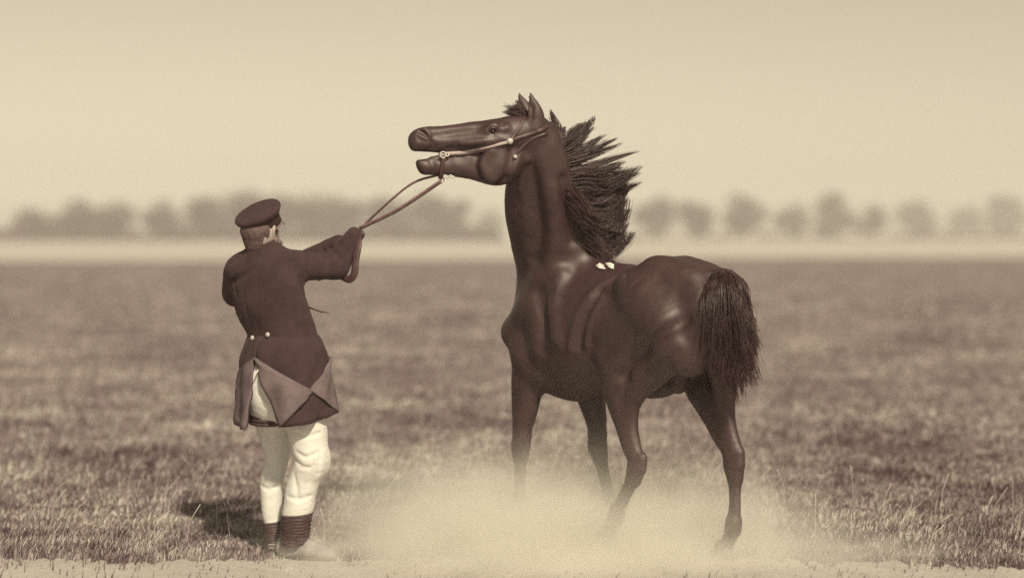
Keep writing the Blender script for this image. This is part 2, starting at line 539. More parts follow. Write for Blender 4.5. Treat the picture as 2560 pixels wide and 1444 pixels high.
grass(140000, 22, 70, 'far_grass', 'mottled meadow grass in the middle distance')

M['petal'] = mat('pale_petal', (0.66, 0.62, 0.6), (0.74, 0.7, 0.68), rough=0.8)
M['stem'] = mat('dry_stem', (0.40, 0.34, 0.33), (0.56, 0.5, 0.48), rough=0.85)
def flower(px, py, seed, hgt=.16):
    rg = np.random.default_rng(seed)
    Y = FPX * EYE / (py - HOR); x = (px - CX) / FPX * Y
    root = empty('meadow_flower', (x, Y, 0))
    top = np.array([x + rg.normal(0, .02), Y, hgt])
    mesh_obj('stem', *tube(spline([(x, Y, 0), ((x + top[0]) / 2 + .01, Y, hgt * .5), top], 6), .003, 5), M['stem'], root)
    parts = []
    for q in range(9):
        a = 2 * math.pi * q / 9
        d = np.array([math.cos(a), math.sin(a), .35])
        parts.append(tube(spline([top, top + d * .018, top + d * .034], 4), [.004, .010, .008, .003], 5, flat=(UPV, .35)))
    parts.append(tube([top - [0, 0, .004], top + [0, 0, .006], top + [0, 0, .012]], [.009, .011, .004], 8))
    mesh_obj('flower_head', *join(parts), M['petal'], root)
    return root
UPV = np.array([0, 0, 1.0])
for i, (px, py, lab) in enumerate(((405, 1004, 'pale flower in the grass, leftmost of a close pair left of the man'), (420, 992, 'pale flower in the grass, upper one of a close pair'),
                                   (442, 985, 'pale flower right of the close pair in the grass'), (472, 976, 'pale flower nearest the man\'s coat in the grass at left'),
                                   (365, 982, 'pale flower farthest left in the meadow'))):
    tag(flower(px, py, 60 + i), lab, 'flower', 'pale flowers in the meadow')
n_st = 420
Ys = 1 / RNG.uniform(1 / 30, 1 / 9.2, n_st); Xs = RNG.uniform(-1, 1, n_st) * (.33 * Ys + 1)
parts = []
for x, y in zip(Xs, Ys):
    h_ = random.uniform(.10, .26); dx = random.gauss(.03, .05); dy = random.gauss(0, .03)
    parts.append(tube([(x, y, 0), (x + dx * .3, y + dy * .3, h_ * .6), (x + dx, y + dy, h_)], [.0022, .0018, .0032], 4, cap=False))
tag(mesh_obj('dry_stalks', *join(parts), M['stem']), 'thin pale dry stalks standing above the grass', 'stalks', kind='stuff')

# ------------------------------------------------------------------ trees along the far edge
def make_tree(px, base_py, top_py, width_px, seed):
    rg = np.random.default_rng(seed)
    Y = FPX * EYE / (base_py - HOR)
    Hh = EYE + (HOR - top_py) / FPX * Y
    wr = width_px * 1.28 / FPX * Y / 2
    x = (px - CX) / FPX * Y
    root = empty('broadleaf_tree', (x, Y, 0))
    parts = []
    th = Hh * 0.30
    path = spline([(0, 0, -0.1), (rg.normal(0, .1), 0, th * 0.6), (rg.normal(0, .25), rg.normal(0, .2), Hh * 0.75)], 9)
    parts.append(tube(path + np.array([x, Y, 0]), np.linspace(0.035 * Hh, 0.008 * Hh, 9), 7))
    for q in range(7):
        a = rg.uniform(0, 6.28); s = path[3 + q % 4]
        e = s + np.array([math.cos(a) * wr * .7, math.sin(a) * wr * .7, Hh * rg.uniform(.12, .3)])
        parts.append(tube(spline([s, (s + e) / 2 + [0, 0, .04 * Hh], e], 5) + np.array([x, Y, 0]), np.linspace(0.014 * Hh, 0.004 * Hh, 5), 5))
    mesh_obj('trunk', *join(parts), M['bark'], root)
    nb = 16
    cz = Hh * 0.52; hz = Hh * 0.48
    cen = []
    while len(cen) < nb:
        p = rg.uniform(-1, 1, 3)
        if np.linalg.norm(p) < 1: cen.append(p * [wr * .68, wr * .68, hz * .72] + [0, 0, cz])
    nl = 3600
    wh = rg.integers(0, nb, nl)
    d = rg.normal(0, 1, (nl, 3)); d /= np.linalg.norm(d, axis=1)[:, None]
    rr = wr * 0.42 * rg.uniform(.55, 1.15, nl)
    C = np.array(cen)[wh] + d * rr[:, None] * [1, 1, .85]
    C[:, 2] = np.maximum(C[:, 2], 0.3)
    sz = rg.uniform(.16, .36, nl) * Hh / 9
    a = rg.normal(0, 1, (nl, 3)); a /= np.linalg.norm(a, axis=1)[:, None]
    b = np.cross(a, d); b /= np.linalg.norm(b, axis=1)[:, None] + 1e-6
    V = np.stack([C + a * sz[:, None], C + b * sz[:, None] * .7, C - a * sz[:, None], C - b * sz[:, None] * .7], 1).reshape(-1, 3) + [x, Y, 0]
    mesh_obj('crown', V, (np.arange(nl) * 4)[:, None] + np.array([[0, 1, 2, 3]]), M['crown'], root, smooth=False)
    return root

trees = [  # px, base, top, width, label
    (85, 604, 518, 105, 'small dark tree, leftmost in the far row'),
    (190, 604, 500, 110, 'rounded tree second from the left end of the far row'),
    (285, 604, 508, 110, 'dark round tree third from the left end of the far row'),
    (405, 603, 505, 100, 'round tree fourth from the left, with gaps on both sides'),
    (520, 603, 490, 120, 'broad tree in the far row just left of the cap'),
    (612, 602, 476, 130, 'tall tree in the far row directly behind the cap'),
    (715, 602, 482, 130, 'tall tree in the far row just right of the cap'),
    (795, 602, 484, 110, 'tree in the far row above the outstretched sleeve'),
    (862, 602, 478, 95, 'tall narrow tree in the far row above the hands'),
    (965, 601, 488, 110, 'tree seen through and below the reins'),
    (1060, 601, 478, 130, 'broad tree standing below the horse\'s chin'),
    (1135, 600, 490, 80, 'slim tree right of the one below the horse\'s chin'),
    (1215, 595, 520, 80, 'pale distant tree just left of the horse\'s neck'),
    (1635, 600, 478, 110, 'broad tree just right of the blown mane'),
    (1738, 600, 484, 85, 'narrow tree second right of the mane'),
    (1862, 599, 478, 95, 'upright tree standing alone above the horse\'s croup'),
    (1975, 598, 508, 85, 'low round tree standing alone right of the croup'),
    (2088, 598, 482, 100, 'taller tree next on the right after the low round lone tree'),
    (2180, 598, 508, 75, 'small round tree close beside a taller one at right'),
    (2290, 595, 488, 95, 'pale hazy tree third from the right end'),
    (2420, 594, 508, 80, 'faint low tree second from the right end'),
    (2515, 594, 480, 95, 'faint hazy tree at the right end of the row'),
]
for i, (px, b, t, w, lab) in enumerate(trees):
    tag(make_tree(px, b, t, w, 100 + i), lab, 'tree', 'trees along the far field edge')

def undergrowth():
    rg = np.random.default_rng(5)
    C = []
    for x0, x1, n, top, Y in ((-30, 1260, 2600, 2.6, 300), (1560, 2590, 900, 1.6, 360), (-30, 1260, 900, 4.5, 330)):
        px = rg.uniform(x0, x1, n)
        hh = top * (0.6 + .5 * np.sin(px * .021) * np.sin(px * .0073 + 1)) * rg.random(n) ** .8
        yy = Y + rg.normal(0, 6, n)
        C.append(np.stack([(px - CX) / FPX * yy, yy, hh], 1))
    C = np.vstack(C); n = len(C)
    a = rg.normal(0, 1, (n, 3)); a /= np.linalg.norm(a, axis=1)[:, None]
    d = rg.normal(0, 1, (n, 3)); b = np.cross(a, d); b /= np.linalg.norm(b, axis=1)[:, None]
    sz = rg.uniform(.3, .8, n)[:, None]
    V = np.stack([C + a * sz, C + b * sz * .7, C - a * sz, C - b * sz * .7], 1).reshape(-1, 3)
    V[:, 2] = np.maximum(V[:, 2], .06)
    o = mesh_obj('undergrowth', V, (np.arange(n) * 4)[:, None] + np.array([[0, 1, 2, 3]]), M['crown'], smooth=False)
    tag(o, 'low dark undergrowth along the foot of the far trees', 'undergrowth', kind='stuff')
undergrowth()

# ------------------------------------------------------------------ the horse
TH = math.radians(48)
FW = np.array([-math.cos(TH), math.sin(TH), 0]); LF = np.array([-math.sin(TH), -math.cos(TH), 0])
HS = 0.93                                            # the horse is modelled in units of 0.93 m
T0 = np.array([0.986, 8.882, 0.1134])                # under the root of the tail
GZ = -0.122                                          # the ground in the horse's units
def H(s, t, z):
    """horse's own frame: s forward from the tail root, t to its left, z up"""
    return T0 + HS * (FW * s + LF * t + np.array([0, 0, z]))
def HW(px, py, Y):
    return W(px, py, Y * HS)

hf = Field((-0.66, 8.42, -0.02), (1.36, 10.28, 2.50), 0.008)
hf.rs = HS
# trunk
st = [(0.00, 1.17, .17, .17), (0.12, 1.17, .235, .255), (0.30, 1.165, .265, .300), (0.50, 1.15, .255, .285), (0.72, 1.085, .282, .342),
      (0.92, 1.052, .288, .382), (1.08, 1.058, .266, .395), (1.22, 1.07, .222, .35), (1.36, 1.05, .165, .21)]
hf.chain([H(s, 0, z) for s, z, a, b in st], [(a, b) for s, z, a, b in st], LF, k=0.02)
hf.chain([H(.62, 0, 1.385), H(.85, 0, 1.405), H(1.02, 0, 1.44), H(1.16, 0, 1.42)], [(.05, .03), (.055, .045), (.05, .045), (.07, .05)], LF, k=0.09)   # withers
hf.chain([H(.12, 0, 1.40), H(.3, 0, 1.435), H(.46, 0, 1.40)], [(.07, .03), (.10, .035), (.07, .03)], LF, k=0.08)                                      # croup ridge
hf.chain([H(.05, .09, 1.36), H(.3, .13, 1.40)], [.06, .07], k=0.1); hf.chain([H(.05, -.09, 1.36), H(.3, -.13, 1.40)], [.06, .07], k=0.1)
for sg in (1, -1):
    hf.chain([H(.42, .20 * sg, 1.34)], [(.05, .05)], k=0.12)                                                # point of hip
    hf.chain([H(.30, .18 * sg, 1.24), H(.16, .19 * sg, 1.12), H(.06, .17 * sg, 1.00)], [.13, .145, .11], LF, k=0.07)        # gluteals
    hf.chain([H(-.02, .10 * sg, 1.26), H(-.05, .12 * sg, 1.12), H(.02, .14 * sg, .95)], [.085, .10, .085], LF, k=0.06)      # buttock
    hf.chain([H(1.02, .15 * sg, 1.34), H(1.20, .185 * sg, 1.20), H(1.36, .165 * sg, 1.05)], [.07, .085, .08], LF, k=0.07)   # shoulder blade
    hf.chain([H(1.35, .16 * sg, 1.03), H(1.24, .18 * sg, .93), H(1.13, .165 * sg, .83)], [.085, .10, .085], LF, k=0.06)     # upper arm
    hf.chain([H(1.06, .17 * sg, 1.15), H(1.05, .19 * sg, .98)], [.11, .10], LF, k=0.08)                     # triceps
    hf.chain([H(1.40, .06 * sg, 1.06), H(1.36, .07 * sg, .92)], [.085, .07], LF, k=0.07)                    # breast
# sheath and flank underside
hf.chain([H(.66, -.01, .83), H(.52, -.01, .79), H(.38, -.02, .80), H(.26, -.03, .86)], [(.06, .05), (.075, .075), (.075, .08), (.06, .06)], LF, k=0.06)
hf.chain([H(.27, -.01, .90), H(.25, .0, .80)], [.065, .05], LF, k=0.04)

def leg(pts, rad, k=0.035):
    hf.chain(pts, rad, LF, k=k)

# left fore: reaching forward
leg([H(1.22, .17, .88), H(1.265, .17, .74), H(1.30, .165, .56), H(1.315, .165, .46)], [(.095, .125), (.082, .105), (.060, .074), (.050, .056)], 0.05)
leg([H(1.31, .165, .45), H(1.325, .165, .39), H(1.325, .165, .33)], [(.052, .054), (.055, .060), (.042, .047)], 0.02)
leg([H(1.325, .165, .34), H(1.335, .165, .18), H(1.345, .165, .09)], [(.034, .040), (.030, .037), (.033, .041)], 0.02)
leg([H(1.345, .165, .07), H(1.35, .165, .04)], [.045, .045], 0.02)
leg([H(1.355, .165, .03), H(1.40, .165, -.04)], [.035, .039], 0.02)
# right fore: set back
leg([H(1.13, -.165, .86), H(1.10, -.165, .72), H(1.05, -.165, .56), H(1.03, -.165, .46)], [(.09, .12), (.08, .10), (.060, .072), (.050, .055)], 0.05)
leg([H(1.03, -.165, .45), H(1.03, -.165, .39), H(1.015, -.165, .33)], [(.052, .054), (.055, .060), (.042, .047)], 0.02)
leg([H(1.015, -.165, .34), H(.965, -.165, .18), H(.935, -.165, .09)], [(.034, .040), (.030, .037), (.033, .041)], 0.02)
leg([H(.935, -.165, .07), H(.93, -.165, .04)], [.045, .045], 0.02)
leg([H(.93, -.165, .03), H(.97, -.165, -.04)], [.035, .039], 0.02)
# left hind: drawn forward, flexed
leg([H(.28, .17, 1.12), H(.44, .195, 1.02), H(.52, .205, .92)], [(.12, .17), (.11, .15), (.085, .11)], 0.07)          # thigh to stifle
leg([H(.52, .205, .93), H(.505, .20, .78), H(.465, .195, .60), H(.405, .19, .44)], [(.085, .112), (.074, .098), (.052, .064), (.042, .048)], 0.045)
leg([H(.06, .15, 1.04), H(.21, .175, .90), H(.38, .19, .74), H(.405, .19, .57), H(.345, .19, .40)], [(.085, .085), (.072, .076), (.050, .046), (.024, .026), (.021, .024)], 0.04)
leg([H(-.03, .125, 1.17), H(.10, .18, .97), H(.28, .20, .84), H(.40, .195, .69)], [(.075, .075), (.066, .066), (.048, .048), (.028, .028)], 0.022)     # back of the thigh
leg([H(.20, .20, 1.20), H(.36, .225, 1.06), H(.47, .225, .93)], [(.085, .11), (.080, .11), (.06, .08)], 0.03)
leg([H(.375, .19, .41), H(.38, .19, .35), H(.40, .19, .29)], [(.044, .056), (.046, .058), (.037, .045)], 0.02)
leg([H(.325, .19, .42), H(.335, .19, .36)], [.022, .025], 0.025)
leg([H(.40, .19, .30), H(.475, .187, .19), H(.525, .185, .115)], [(.033, .040), (.030, .037), (.033, .041)], 0.02)
leg([H(.53, .185, .10), H(.54, .185, .075)], [.045, .045], 0.02)
leg([H(.54, .185, .07), H(.575, .185, .0)], [.035, .039], 0.02)
# right hind: carrying, upright
leg([H(.24, -.165, 1.12), H(.33, -.185, 1.00), H(.34, -.19, .90)], [(.12, .17), (.11, .15), (.08, .11)], 0.07)
leg([H(.33, -.19, .92), H(.25, -.18, .78), H(.12, -.165, .60), H(.02, -.155, .46)], [(.08, .105), (.07, .10), (.054, .07), (.041, .050)], 0.045)
leg([H(.0, -.13, 1.02), H(.05, -.145, .83), H(.03, -.155, .62), H(-.035, -.155, .45)], [(.09, .09), (.07, .075), (.040, .040), (.023, .028)], 0.06)
leg([H(-.005, -.155, .44), H(-.012, -.155, .37), H(-.02, -.155, .31)], [(.046, .060), (.048, .062), (.039, .047)], 0.02)
leg([H(-.055, -.155, .45), H(-.055, -.155, .39)], [.022, .026], 0.025)
leg([H(-.02, -.155, .32), H(-.02, -.152, .18), H(-.015, -.15, .09)], [(.034, .040), (.029, .036), (.033, .041)], 0.02)
leg([H(-.015, -.15, .07), H(-.01, -.15, .04)], [.046, .046], 0.02)
leg([H(-.01, -.15, .03), H(.035, -.15, -.04)], [.035, .039], 0.02)
# neck
nk = [(1418, 800, 10.46, .19, .27), (1402, 735, 10.42, .180, .280), (1389, 660, 10.36, .150, .255), (1366, 590, 10.27, .122, .225), (1350, 510, 10.17, .105, .208), (1350, 430, 10.08, .092, .176), (1348, 362, 10.02, .080, .130), (1340, 325, 10.0, .07, .088)]
lat0, lat1 = LF, nrm((.12, -1, 0))
nl = len(nk)
hf.chain([HW(a, b, Y) for a, b, Y, _, _ in nk], [(r1, r2) for _, _, _, r1, r2 in nk],
         [nrm(lat0 * (1 - i / (nl - 1)) + lat1 * (i / (nl - 1))) for i in range(nl)], k=0.09)
HL = nrm((.10, -1, 0.0))                              # the head's left side, towards the camera
PXM = 10.0 / FPX                                      # metres per photograph pixel at the head
def hp(px, py, d=0.0):
    """a point in the head's median plane, moved d metres to the head's left"""
    Y = 10.0 - 0.10 * (1338 - px) / 300
    return HW(px, py, Y) + HL * d * HS
sk = [(1330, 328, 40, .085), (1285, 338, 49, .098), (1232, 344, 46, .100), (1182, 347, 43, .080), (1132, 349, 38, .066), (1092, 349, 34, .060), (1062, 349, 31, .058), (1048, 351, 28, .052), (1041, 356, 21, .045)]
hf.chain([hp(a, b) for a, b, _, _ in sk], [(w, hh * PXM) for _, _, hh, w in sk], HL, k=0.04)
hf.chain([hp(1046, 354), hp(1037, 366), hp(1038, 370)], [(.047, .026), (.042, .020), (.040, .016)], HL, k=0.02)                           # upper lip
for sg in (1, -1):
    hf.chain([hp(1058, 333, .035 * sg), hp(1070, 345, .048 * sg)], [.022, .014], k=0.025)                    # nostril wing
    hf.chain([hp(1252, 405, .062 * sg), hp(1232, 418, .06 * sg)], [(.035, .085, .085), (.03, .075, .075)], HL, k=0.05)    # cheek plate
    hf.chain([hp(1262, 322, .088 * sg), hp(1232, 318, .092 * sg), hp(1214, 328, .086 * sg)], [.016, .018, .012], k=0.03)  # brow
    hf.chain([hp(1265, 352, .092 * sg), hp(1205, 357, .09 * sg), hp(1150, 362, .066 * sg)], [.013, .013, .008], k=0.025)  # facial crest
jw = [(1285, 400, 40, .07), (1255, 410, 52, .072), (1215, 413, 46, .062), (1175, 414, 35, .052), (1140, 415, 28, .044)]
hf.chain([hp(a, b) for a, b, _, _ in jw], [(w, hh * PXM) for _, _, hh, w in jw], HL, k=0.045)
jw = [(1145, 415, 26, .043), (1110, 416, 23, .040), (1080, 417, 21, .045), (1062, 416, 21, .044)]
hf.chain([hp(a, b) for a, b, _, _ in jw], [(w, hh * PXM) for _, _, hh, w in jw], HL, k=0.012)
hf.chain([hp(1064, 418), hp(1050, 410), hp(1046, 405)], [(.040, .036), (.036, .024), (.03, .016)], HL, k=0.015)                           # lower lip
hf.chain([hp(1020, 389), hp(1060, 389), hp(1104, 388)], [(.09, .020), (.09, .016), (.09, .009)], HL, k=0.012, carve=True)    # open mouth
hf.chain([hp(1116, 389), hp(1075, 396)], [(.025, .012), (.02, .009)], HL, k=0.01)                            # tongue
for sg in (1, -1):
    hf.chain([hp(1046, 329, .064 * sg), hp(1055, 332, .070 * sg), hp(1064, 340, .072 * sg)], [(.036, .017), (.040, .020), (.034, .014)], HL, k=0.006, carve=True) # nostril
    hf.chain([hp(1228, 331, .108 * sg)], [(.020, .015, .020)], k=0.015, carve=True)                          # eye socket
    hf.chain([hp(1250, 313, .105 * sg)], [.016], k=0.02, carve=True)                                         # hollow over the eye
# ears
for dpt, tip, base in ((.060, (1322, 236), (1335, 322)), (-.060, (1301, 232), (1318, 305))):
    mx = ((tip[0] + base[0]) / 2 + 5, (tip[1] + base[1]) / 2 - 2)
    hf.chain([hp(*base, dpt), hp(base[0] + 2, base[1] - 22, dpt * 1.15), hp(*mx, dpt * 1.25), hp(*tip, dpt * 1.2)],
             [(.036, .042), (.028, .047), (.022, .040), (.0085, .009)], HL, k=0.02)
    hf.chain([hp(mx[0] - 10, mx[1] + 22, dpt * 1.6), hp(mx[0] - 8, mx[1] - 8, dpt * 1.5)], [(.016, .014), (.01, .012)], HL, k=0.01, carve=True)
def on_head(path, r, k, carve, sink, n=12):
    P = spline(np.array([(a, b, 0) for a, b in path], float), n)
    Q = np.array([hf.hit(a, b, 8.7, 9.8) for a, b, _ in P])
    for _ in range(3): Q[1:-1, 1] = (Q[:-2, 1] + Q[2:, 1]) / 2
    Q[:, 1] += sink
    rr = r * (.4 + .6 * np.sin(np.linspace(0, math.pi, n)))
    hf.chain(Q, rr, k=k, carve=carve)
    m = hp(1250, 360)
    hf.chain(Q - 2 * HL * ((Q - m) @ HL)[:, None], rr, k=k, carve=carve)
on_head([(1085, 340), (1130, 334), (1190, 326)], .008, .035, True, -.004)              # beside the nasal bone
on_head([(1120, 374), (1165, 374), (1205, 380)], .011, .045, True, -.004)              # below the facial crest
on_head([(1215, 352), (1175, 356), (1150, 362)], .010, .025, False, .005)              # facial crest
on_head([(1228, 380), (1204, 400), (1204, 428), (1228, 452)], .008, .05, False, .006)  # edge of the cheek muscle
on_head([(1192, 392), (1186, 414), (1196, 440)], .005, .05, True, -.002)
on_head([(1104, 380), (1112, 388), (1108, 398)], .006, .015, True, -.002)              # corner of the mouth
on_head([(1078, 352), (1082, 366), (1072, 376)], .007, .025, True, -.002)
on_head([(1046, 346), (1058, 352), (1072, 350)], .006, .02, True, -.002)
on_head([(1078, 405), (1086, 418), (1082, 432)], .007, .025, True, -.002)              # chin groove
on_head([(1242, 338), (1262, 348), (1280, 352)], .007, .025, False, .004)
on_head([(1285, 372), (1276, 410), (1262, 450)], .008, .06, True, -.003)               # behind the jaw
# grooves: throat / jugular, shoulder edge, thigh
hf.chain([HW(1300, 480, 9.98), HW(1318, 560, 10.05), HW(1332, 640, 10.12)], [.012, .016, .014], k=0.03, carve=True)
leg([H(.36, .185, .90), H(.40, .185, .82)], [.075, .065], 0.07)
def neck_muscle(path, r, k, sink, carve=False, n=16):
    P = spline(np.array([(a, b, 0) for a, b in path], float), n)
    Q = np.array([hf.hit(a, b, 8.7, 10.2) for a, b, _ in P])
    for _ in range(4): Q[1:-1, 1] = (Q[:-2, 1] + Q[2:, 1]) / 2
    Q[:, 1] += sink
    hf.chain(Q, np.interp(np.linspace(0, 1, n), np.linspace(0, 1, len(r)), r), k=k, carve=carve)
neck_muscle([(1350, 400), (1374, 480), (1384, 560), (1378, 640), (1350, 700)], [.03, .055, .06, .05, .03], .09, .048)
neck_muscle([(1322, 420), (1340, 500), (1348, 580), (1340, 650)], [.003, .006, .006, .003], .10, -.003, True)
neck_muscle([(1410, 450), (1422, 520), (1432, 600)], [.006, .016, .008], .07, -.006, True)
neck_muscle([(1315, 400), (1308, 430), (1300, 470)], [.008, .016, .008], .05, .006)
# dock of the tail
hf.chain([H(.06, 0, 1.33), H(-.04, 0, 1.385), H(-.12, .0, 1.375), H(-.17, .0, 1.30)], [.055, .045, .038, .026], k=0.04)

def on_horse(path, r, k, y0=8.5, y1=10.2, n=14, sink=0.0, carve=False):
    P = spline(np.array([(a, b, 0) for a, b in path]), n)
    Q = np.array([hf.hit(a, b, y0, y1) for a, b, _ in P])
    for _ in range(4):
        Q[1:-1, 1] = (Q[:-2, 1] + Q[2:, 1]) / 2
    Q[:, 1] += sink
    hf.chain(Q, np.full(n, r) if np.isscalar(r) else np.interp(np.linspace(0, 1, n), np.linspace(0, 1, len(r)), r), k=k, carve=carve)
# folds of the flank, ribs edge, shoulder and thigh contours
on_horse([(1538, 692), (1480, 735), (1440, 800), (1426, 870)], [.010, .020, .020, .008], 0.03, sink=.004)
on_horse([(1556, 692), (1512, 735), (1478, 790), (1466, 860)], [.010, .018, .018, .008], 0.03, sink=.004)
on_horse([(1500, 728), (1462, 800), (1448, 866)], [.005, .010, .005], 0.045, sink=-.004, carve=True)
on_horse([(1345, 735), (1360, 800), (1352, 870)], [.006, .014, .006], 0.10, sink=-.006, carve=True)
on_horse([(1715, 800), (1645, 842), (1590, 890), (1560, 940)], [.004, .010, .010, .004], 0.08, sink=-.004, carve=True)
on_horse([(1700, 862), (1640, 892), (1590, 935)], [.006, .018, .008], 0.05, sink=.008)
on_horse([(1405, 690), (1388, 770), (1395, 850)], [.006, .014, .006], 0.09, sink=.008)
hf.F[:, :, :int((0.05 - hf.lo[2]) / hf.h)] = np.maximum(hf.F[:, :, :int((0.05 - hf.lo[2]) / hf.h)], 0.02)    # hooves are their own parts
hV, hQ = hf.mesh(9)
hN = vnormals(hV, hQ)
hV = hV + hN * (vnoise(hV * 8, 12) * .003 + vnoise(hV * 19, 13) * .0018 + vnoise(hV * [60, 60, 30], 14) * .0005)[:, None]

horse = empty('horse', tuple(H(.6, 0, 0)))
tag(horse, 'dark glossy horse with head thrown up and mouth open, mane flying', 'horse')
body = mesh_obj('body', hV, hQ, M['horse'], horse)

# hooves
def hoof(c, fwd):
    V, Fc = [], []
    n = 18
    fwd = nrm(fwd); sd = np.array([-fwd[1], fwd[0], 0])
    prof = [(.062, 0.0, .018), (.061, .012, .016), (.052, .05, .004), (.046, .078, -.006), (.040, .088, -.008), (.02, .092, -.008)]
    for r, z, sh in prof:
        for s in range(n):
            a = 2 * math.pi * s / n
            ca = math.cos(a)
            V.append(np.asarray(c) + fwd * (ca * r * (1.12 if ca > 0 else .85) + sh) + sd * math.sin(a) * r + np.array([0, 0, z]))
    for i in range(len(prof) - 1):
        for s in range(n):
            Fc.append((i * n + s, i * n + (s + 1) % n, (i + 1) * n + (s + 1) % n, (i + 1) * n + s))
    Fc.append(tuple(range(n))[::-1]); Fc.append(tuple((len(prof) - 1) * n + s for s in range(n)))
    return V, Fc
for c in (H(1.415, .165, GZ), H(.985, -.165, GZ), H(.585, .185, GZ + .05), H(.05, -.15, GZ)):
    mesh_obj('hoof', *hoof(c, FW), M['hoof'], horse)
# eyes
for sg in (1, -1):
    c = hp(1228, 331, .088 * sg)
    V, Fc = lathe([(0.002, -.017), (.010, -.014), (.016, -.006), (.0165, 0), (.0155, .006), (.010, .013), (.002, .0165)], c, HL * sg, 16)
    mesh_obj('eyelid', *tube(spline([hp(1218, 336, .090 * sg), hp(1222, 325, .104 * sg), hp(1231, 322, .107 * sg), hp(1240, 329, .100 * sg), hp(1252, 338, .093 * sg)], 14), [.004, .005, .0065, .007, .0075, .0075, .0075, .007, .0065, .006, .0055, .005, .004, .003], 8), M['horse'], horse)
    mesh_obj('eye', V, Fc, M['eye'], horse)
# white saddle marks: short white hair lying on the withers
def patch(cx, cy, rx, ry, rot):
    V, Fc = [], []
    n = 20
    ring = [(cx, cy)]
    for q in (0.5, 1.0):
        for s in range(n):
            a = 2 * math.pi * s / n
            w = 1 + 0.16 * math.sin(3 * a + cx) + .1 * math.sin(5 * a)
            u, v = rx * q * w * math.cos(a), ry * q * w * math.sin(a)
            ring.append((cx + u * math.cos(rot) - v * math.sin(rot), cy + u * math.sin(rot) + v * math.cos(rot)))
    for x, y in ring:
        V.append(hf.hit(x, y, 8.6, 10.0, lift=.004))
    nrmls = np.array([0, -.6, .8])
    V = [np.asarray(v) + nrmls * .003 for v in V]
    for s in range(n):
        s2 = (s + 1) % n
        Fc.append((0, 1 + s, 1 + s2)); Fc.append((1 + s, 1 + n + s, 1 + n + s2, 1 + s2))
    return V, Fc
for a in ((1502, 666, 11, 6, .35), (1526, 664, 11, 6, .5)):
    o = mesh_obj('white_mark', *patch(*a), M['white_hair'], horse)

# hair: locks of fine tapered strands along guide curves
def hair_mesh(P, R):
    """P: strands x points x 3, R: strands x points; three-sided tapering strands"""
    n, m, _ = P.shape
    T = np.gradient(P, axis=1); T /= np.linalg.norm(T, axis=2)[..., None] + 1e-9
    ref = np.array([.31, -.52, .79])
    B = ref - T * (T @ ref)[..., None]; B /= np.linalg.norm(B, axis=2)[..., None] + 1e-9
    C = np.cross(T, B)
    V = np.stack([P + R[..., None] * (math.cos(a) * B + math.sin(a) * C) for a in (0, 2.094, 4.189)], 2)
    base = (np.arange(n) * m * 3)[:, None, None] + (np.arange(m - 1) * 3)[None, :, None]
    F = np.concatenate([base + np.array([q, (q + 1) % 3, 3 + (q + 1) % 3, 3 + q]) for q in range(3)], 1).reshape(-1, 4)
    return V.reshape(-1, 3), F

def strands(guides, nlocks, per, root, tip, r0, seed, npt=12, wave=.006, lens=(.7, 1.08), fly=.12):
    """locks interpolated between the guide curves; each lock gathers towards its tip"""
    rg = np.random.default_rng(seed)
    G = np.array([spline(np.array(g), npt) for g in guides])
    tt = np.linspace(0, 1, npt)
    allP, allR = [], []
    for q in range(nlocks):
        u = (q + rg.uniform(0, 1)) / nlocks * (len(G) - 1)
        i = min(int(u), len(G) - 2); t = u - i
        g = G[i] * (1 - t) + G[i + 1] * t
        L = rg.uniform(*lens)
        g = g[0] + (g - g[0]) * L
        sway = rg.normal(0, 1, 3) * tip * 1.6
        ph = rg.uniform(0, 6.28); wa = rg.normal(0, wave)
        g = g + sway * tt[:, None] ** 1.5
        g = g + wa * np.sin(tt * 7 + ph)[:, None] * tt[:, None] * nrm(rg.normal(0, 1, 3))
        o = rg.normal(0, 1, (per, 1, 3)); o2 = rg.normal(0, 1, (per, 1, 3))
        f = (rg.random((per, 1, 1)) < fly) * 1.0
        amp = root * (1 - tt) ** .8 + tip * (.35 + .65 * tt)
        P = g[None] + o * amp[None, :, None] * .6 + o2 * tip * f * 2.6 * (tt ** 1.7)[None, :, None]
        ll = rg.uniform(.72, 1.0, (per, 1, 1))
        P = P[:, :1] + (P - P[:, :1]) * ll
        allP.append(P)
        allR.append(r0 * rg.uniform(.6, 1.3, (per, 1)) * ((1 - tt[None]) ** .55) + .0005)
    return hair_mesh(np.concatenate(allP), np.concatenate(allR))

def mg(pts, Y0, dY):
    return [HW(x, y, Y0 + dY * i / (len(pts) - 1)) for i, (x, y) in enumerate(pts)]
mane_top = [
    mg([(1378, 345), (1386, 316), (1354, 276)], 10.02, .0), mg([(1388, 348), (1400, 318), (1398, 286)], 10.02, .02),
    mg([(1392, 352), (1418, 325), (1440, 292)], 10.03, .03), mg([(1396, 368), (1446, 338), (1478, 306)], 10.04, .05),
    mg([(1400, 386), (1456, 360), (1500, 330)], 10.05, .05), mg([(1402, 402), (1466, 384), (1520, 356)], 10.06, .06),
    mg([(1404, 420), (1480, 404), (1550, 372)], 10.07, .08), mg([(1406, 436), (1490, 422), (1584, 404)], 10.08, .08)]
V, Fc = strands(mane_top, 17, 60, .018, .0032, .0014, 31, npt=11, wave=.012, lens=(.6, 1.3), fly=.18)
mesh_obj('mane', V, Fc, M['hair'], horse)
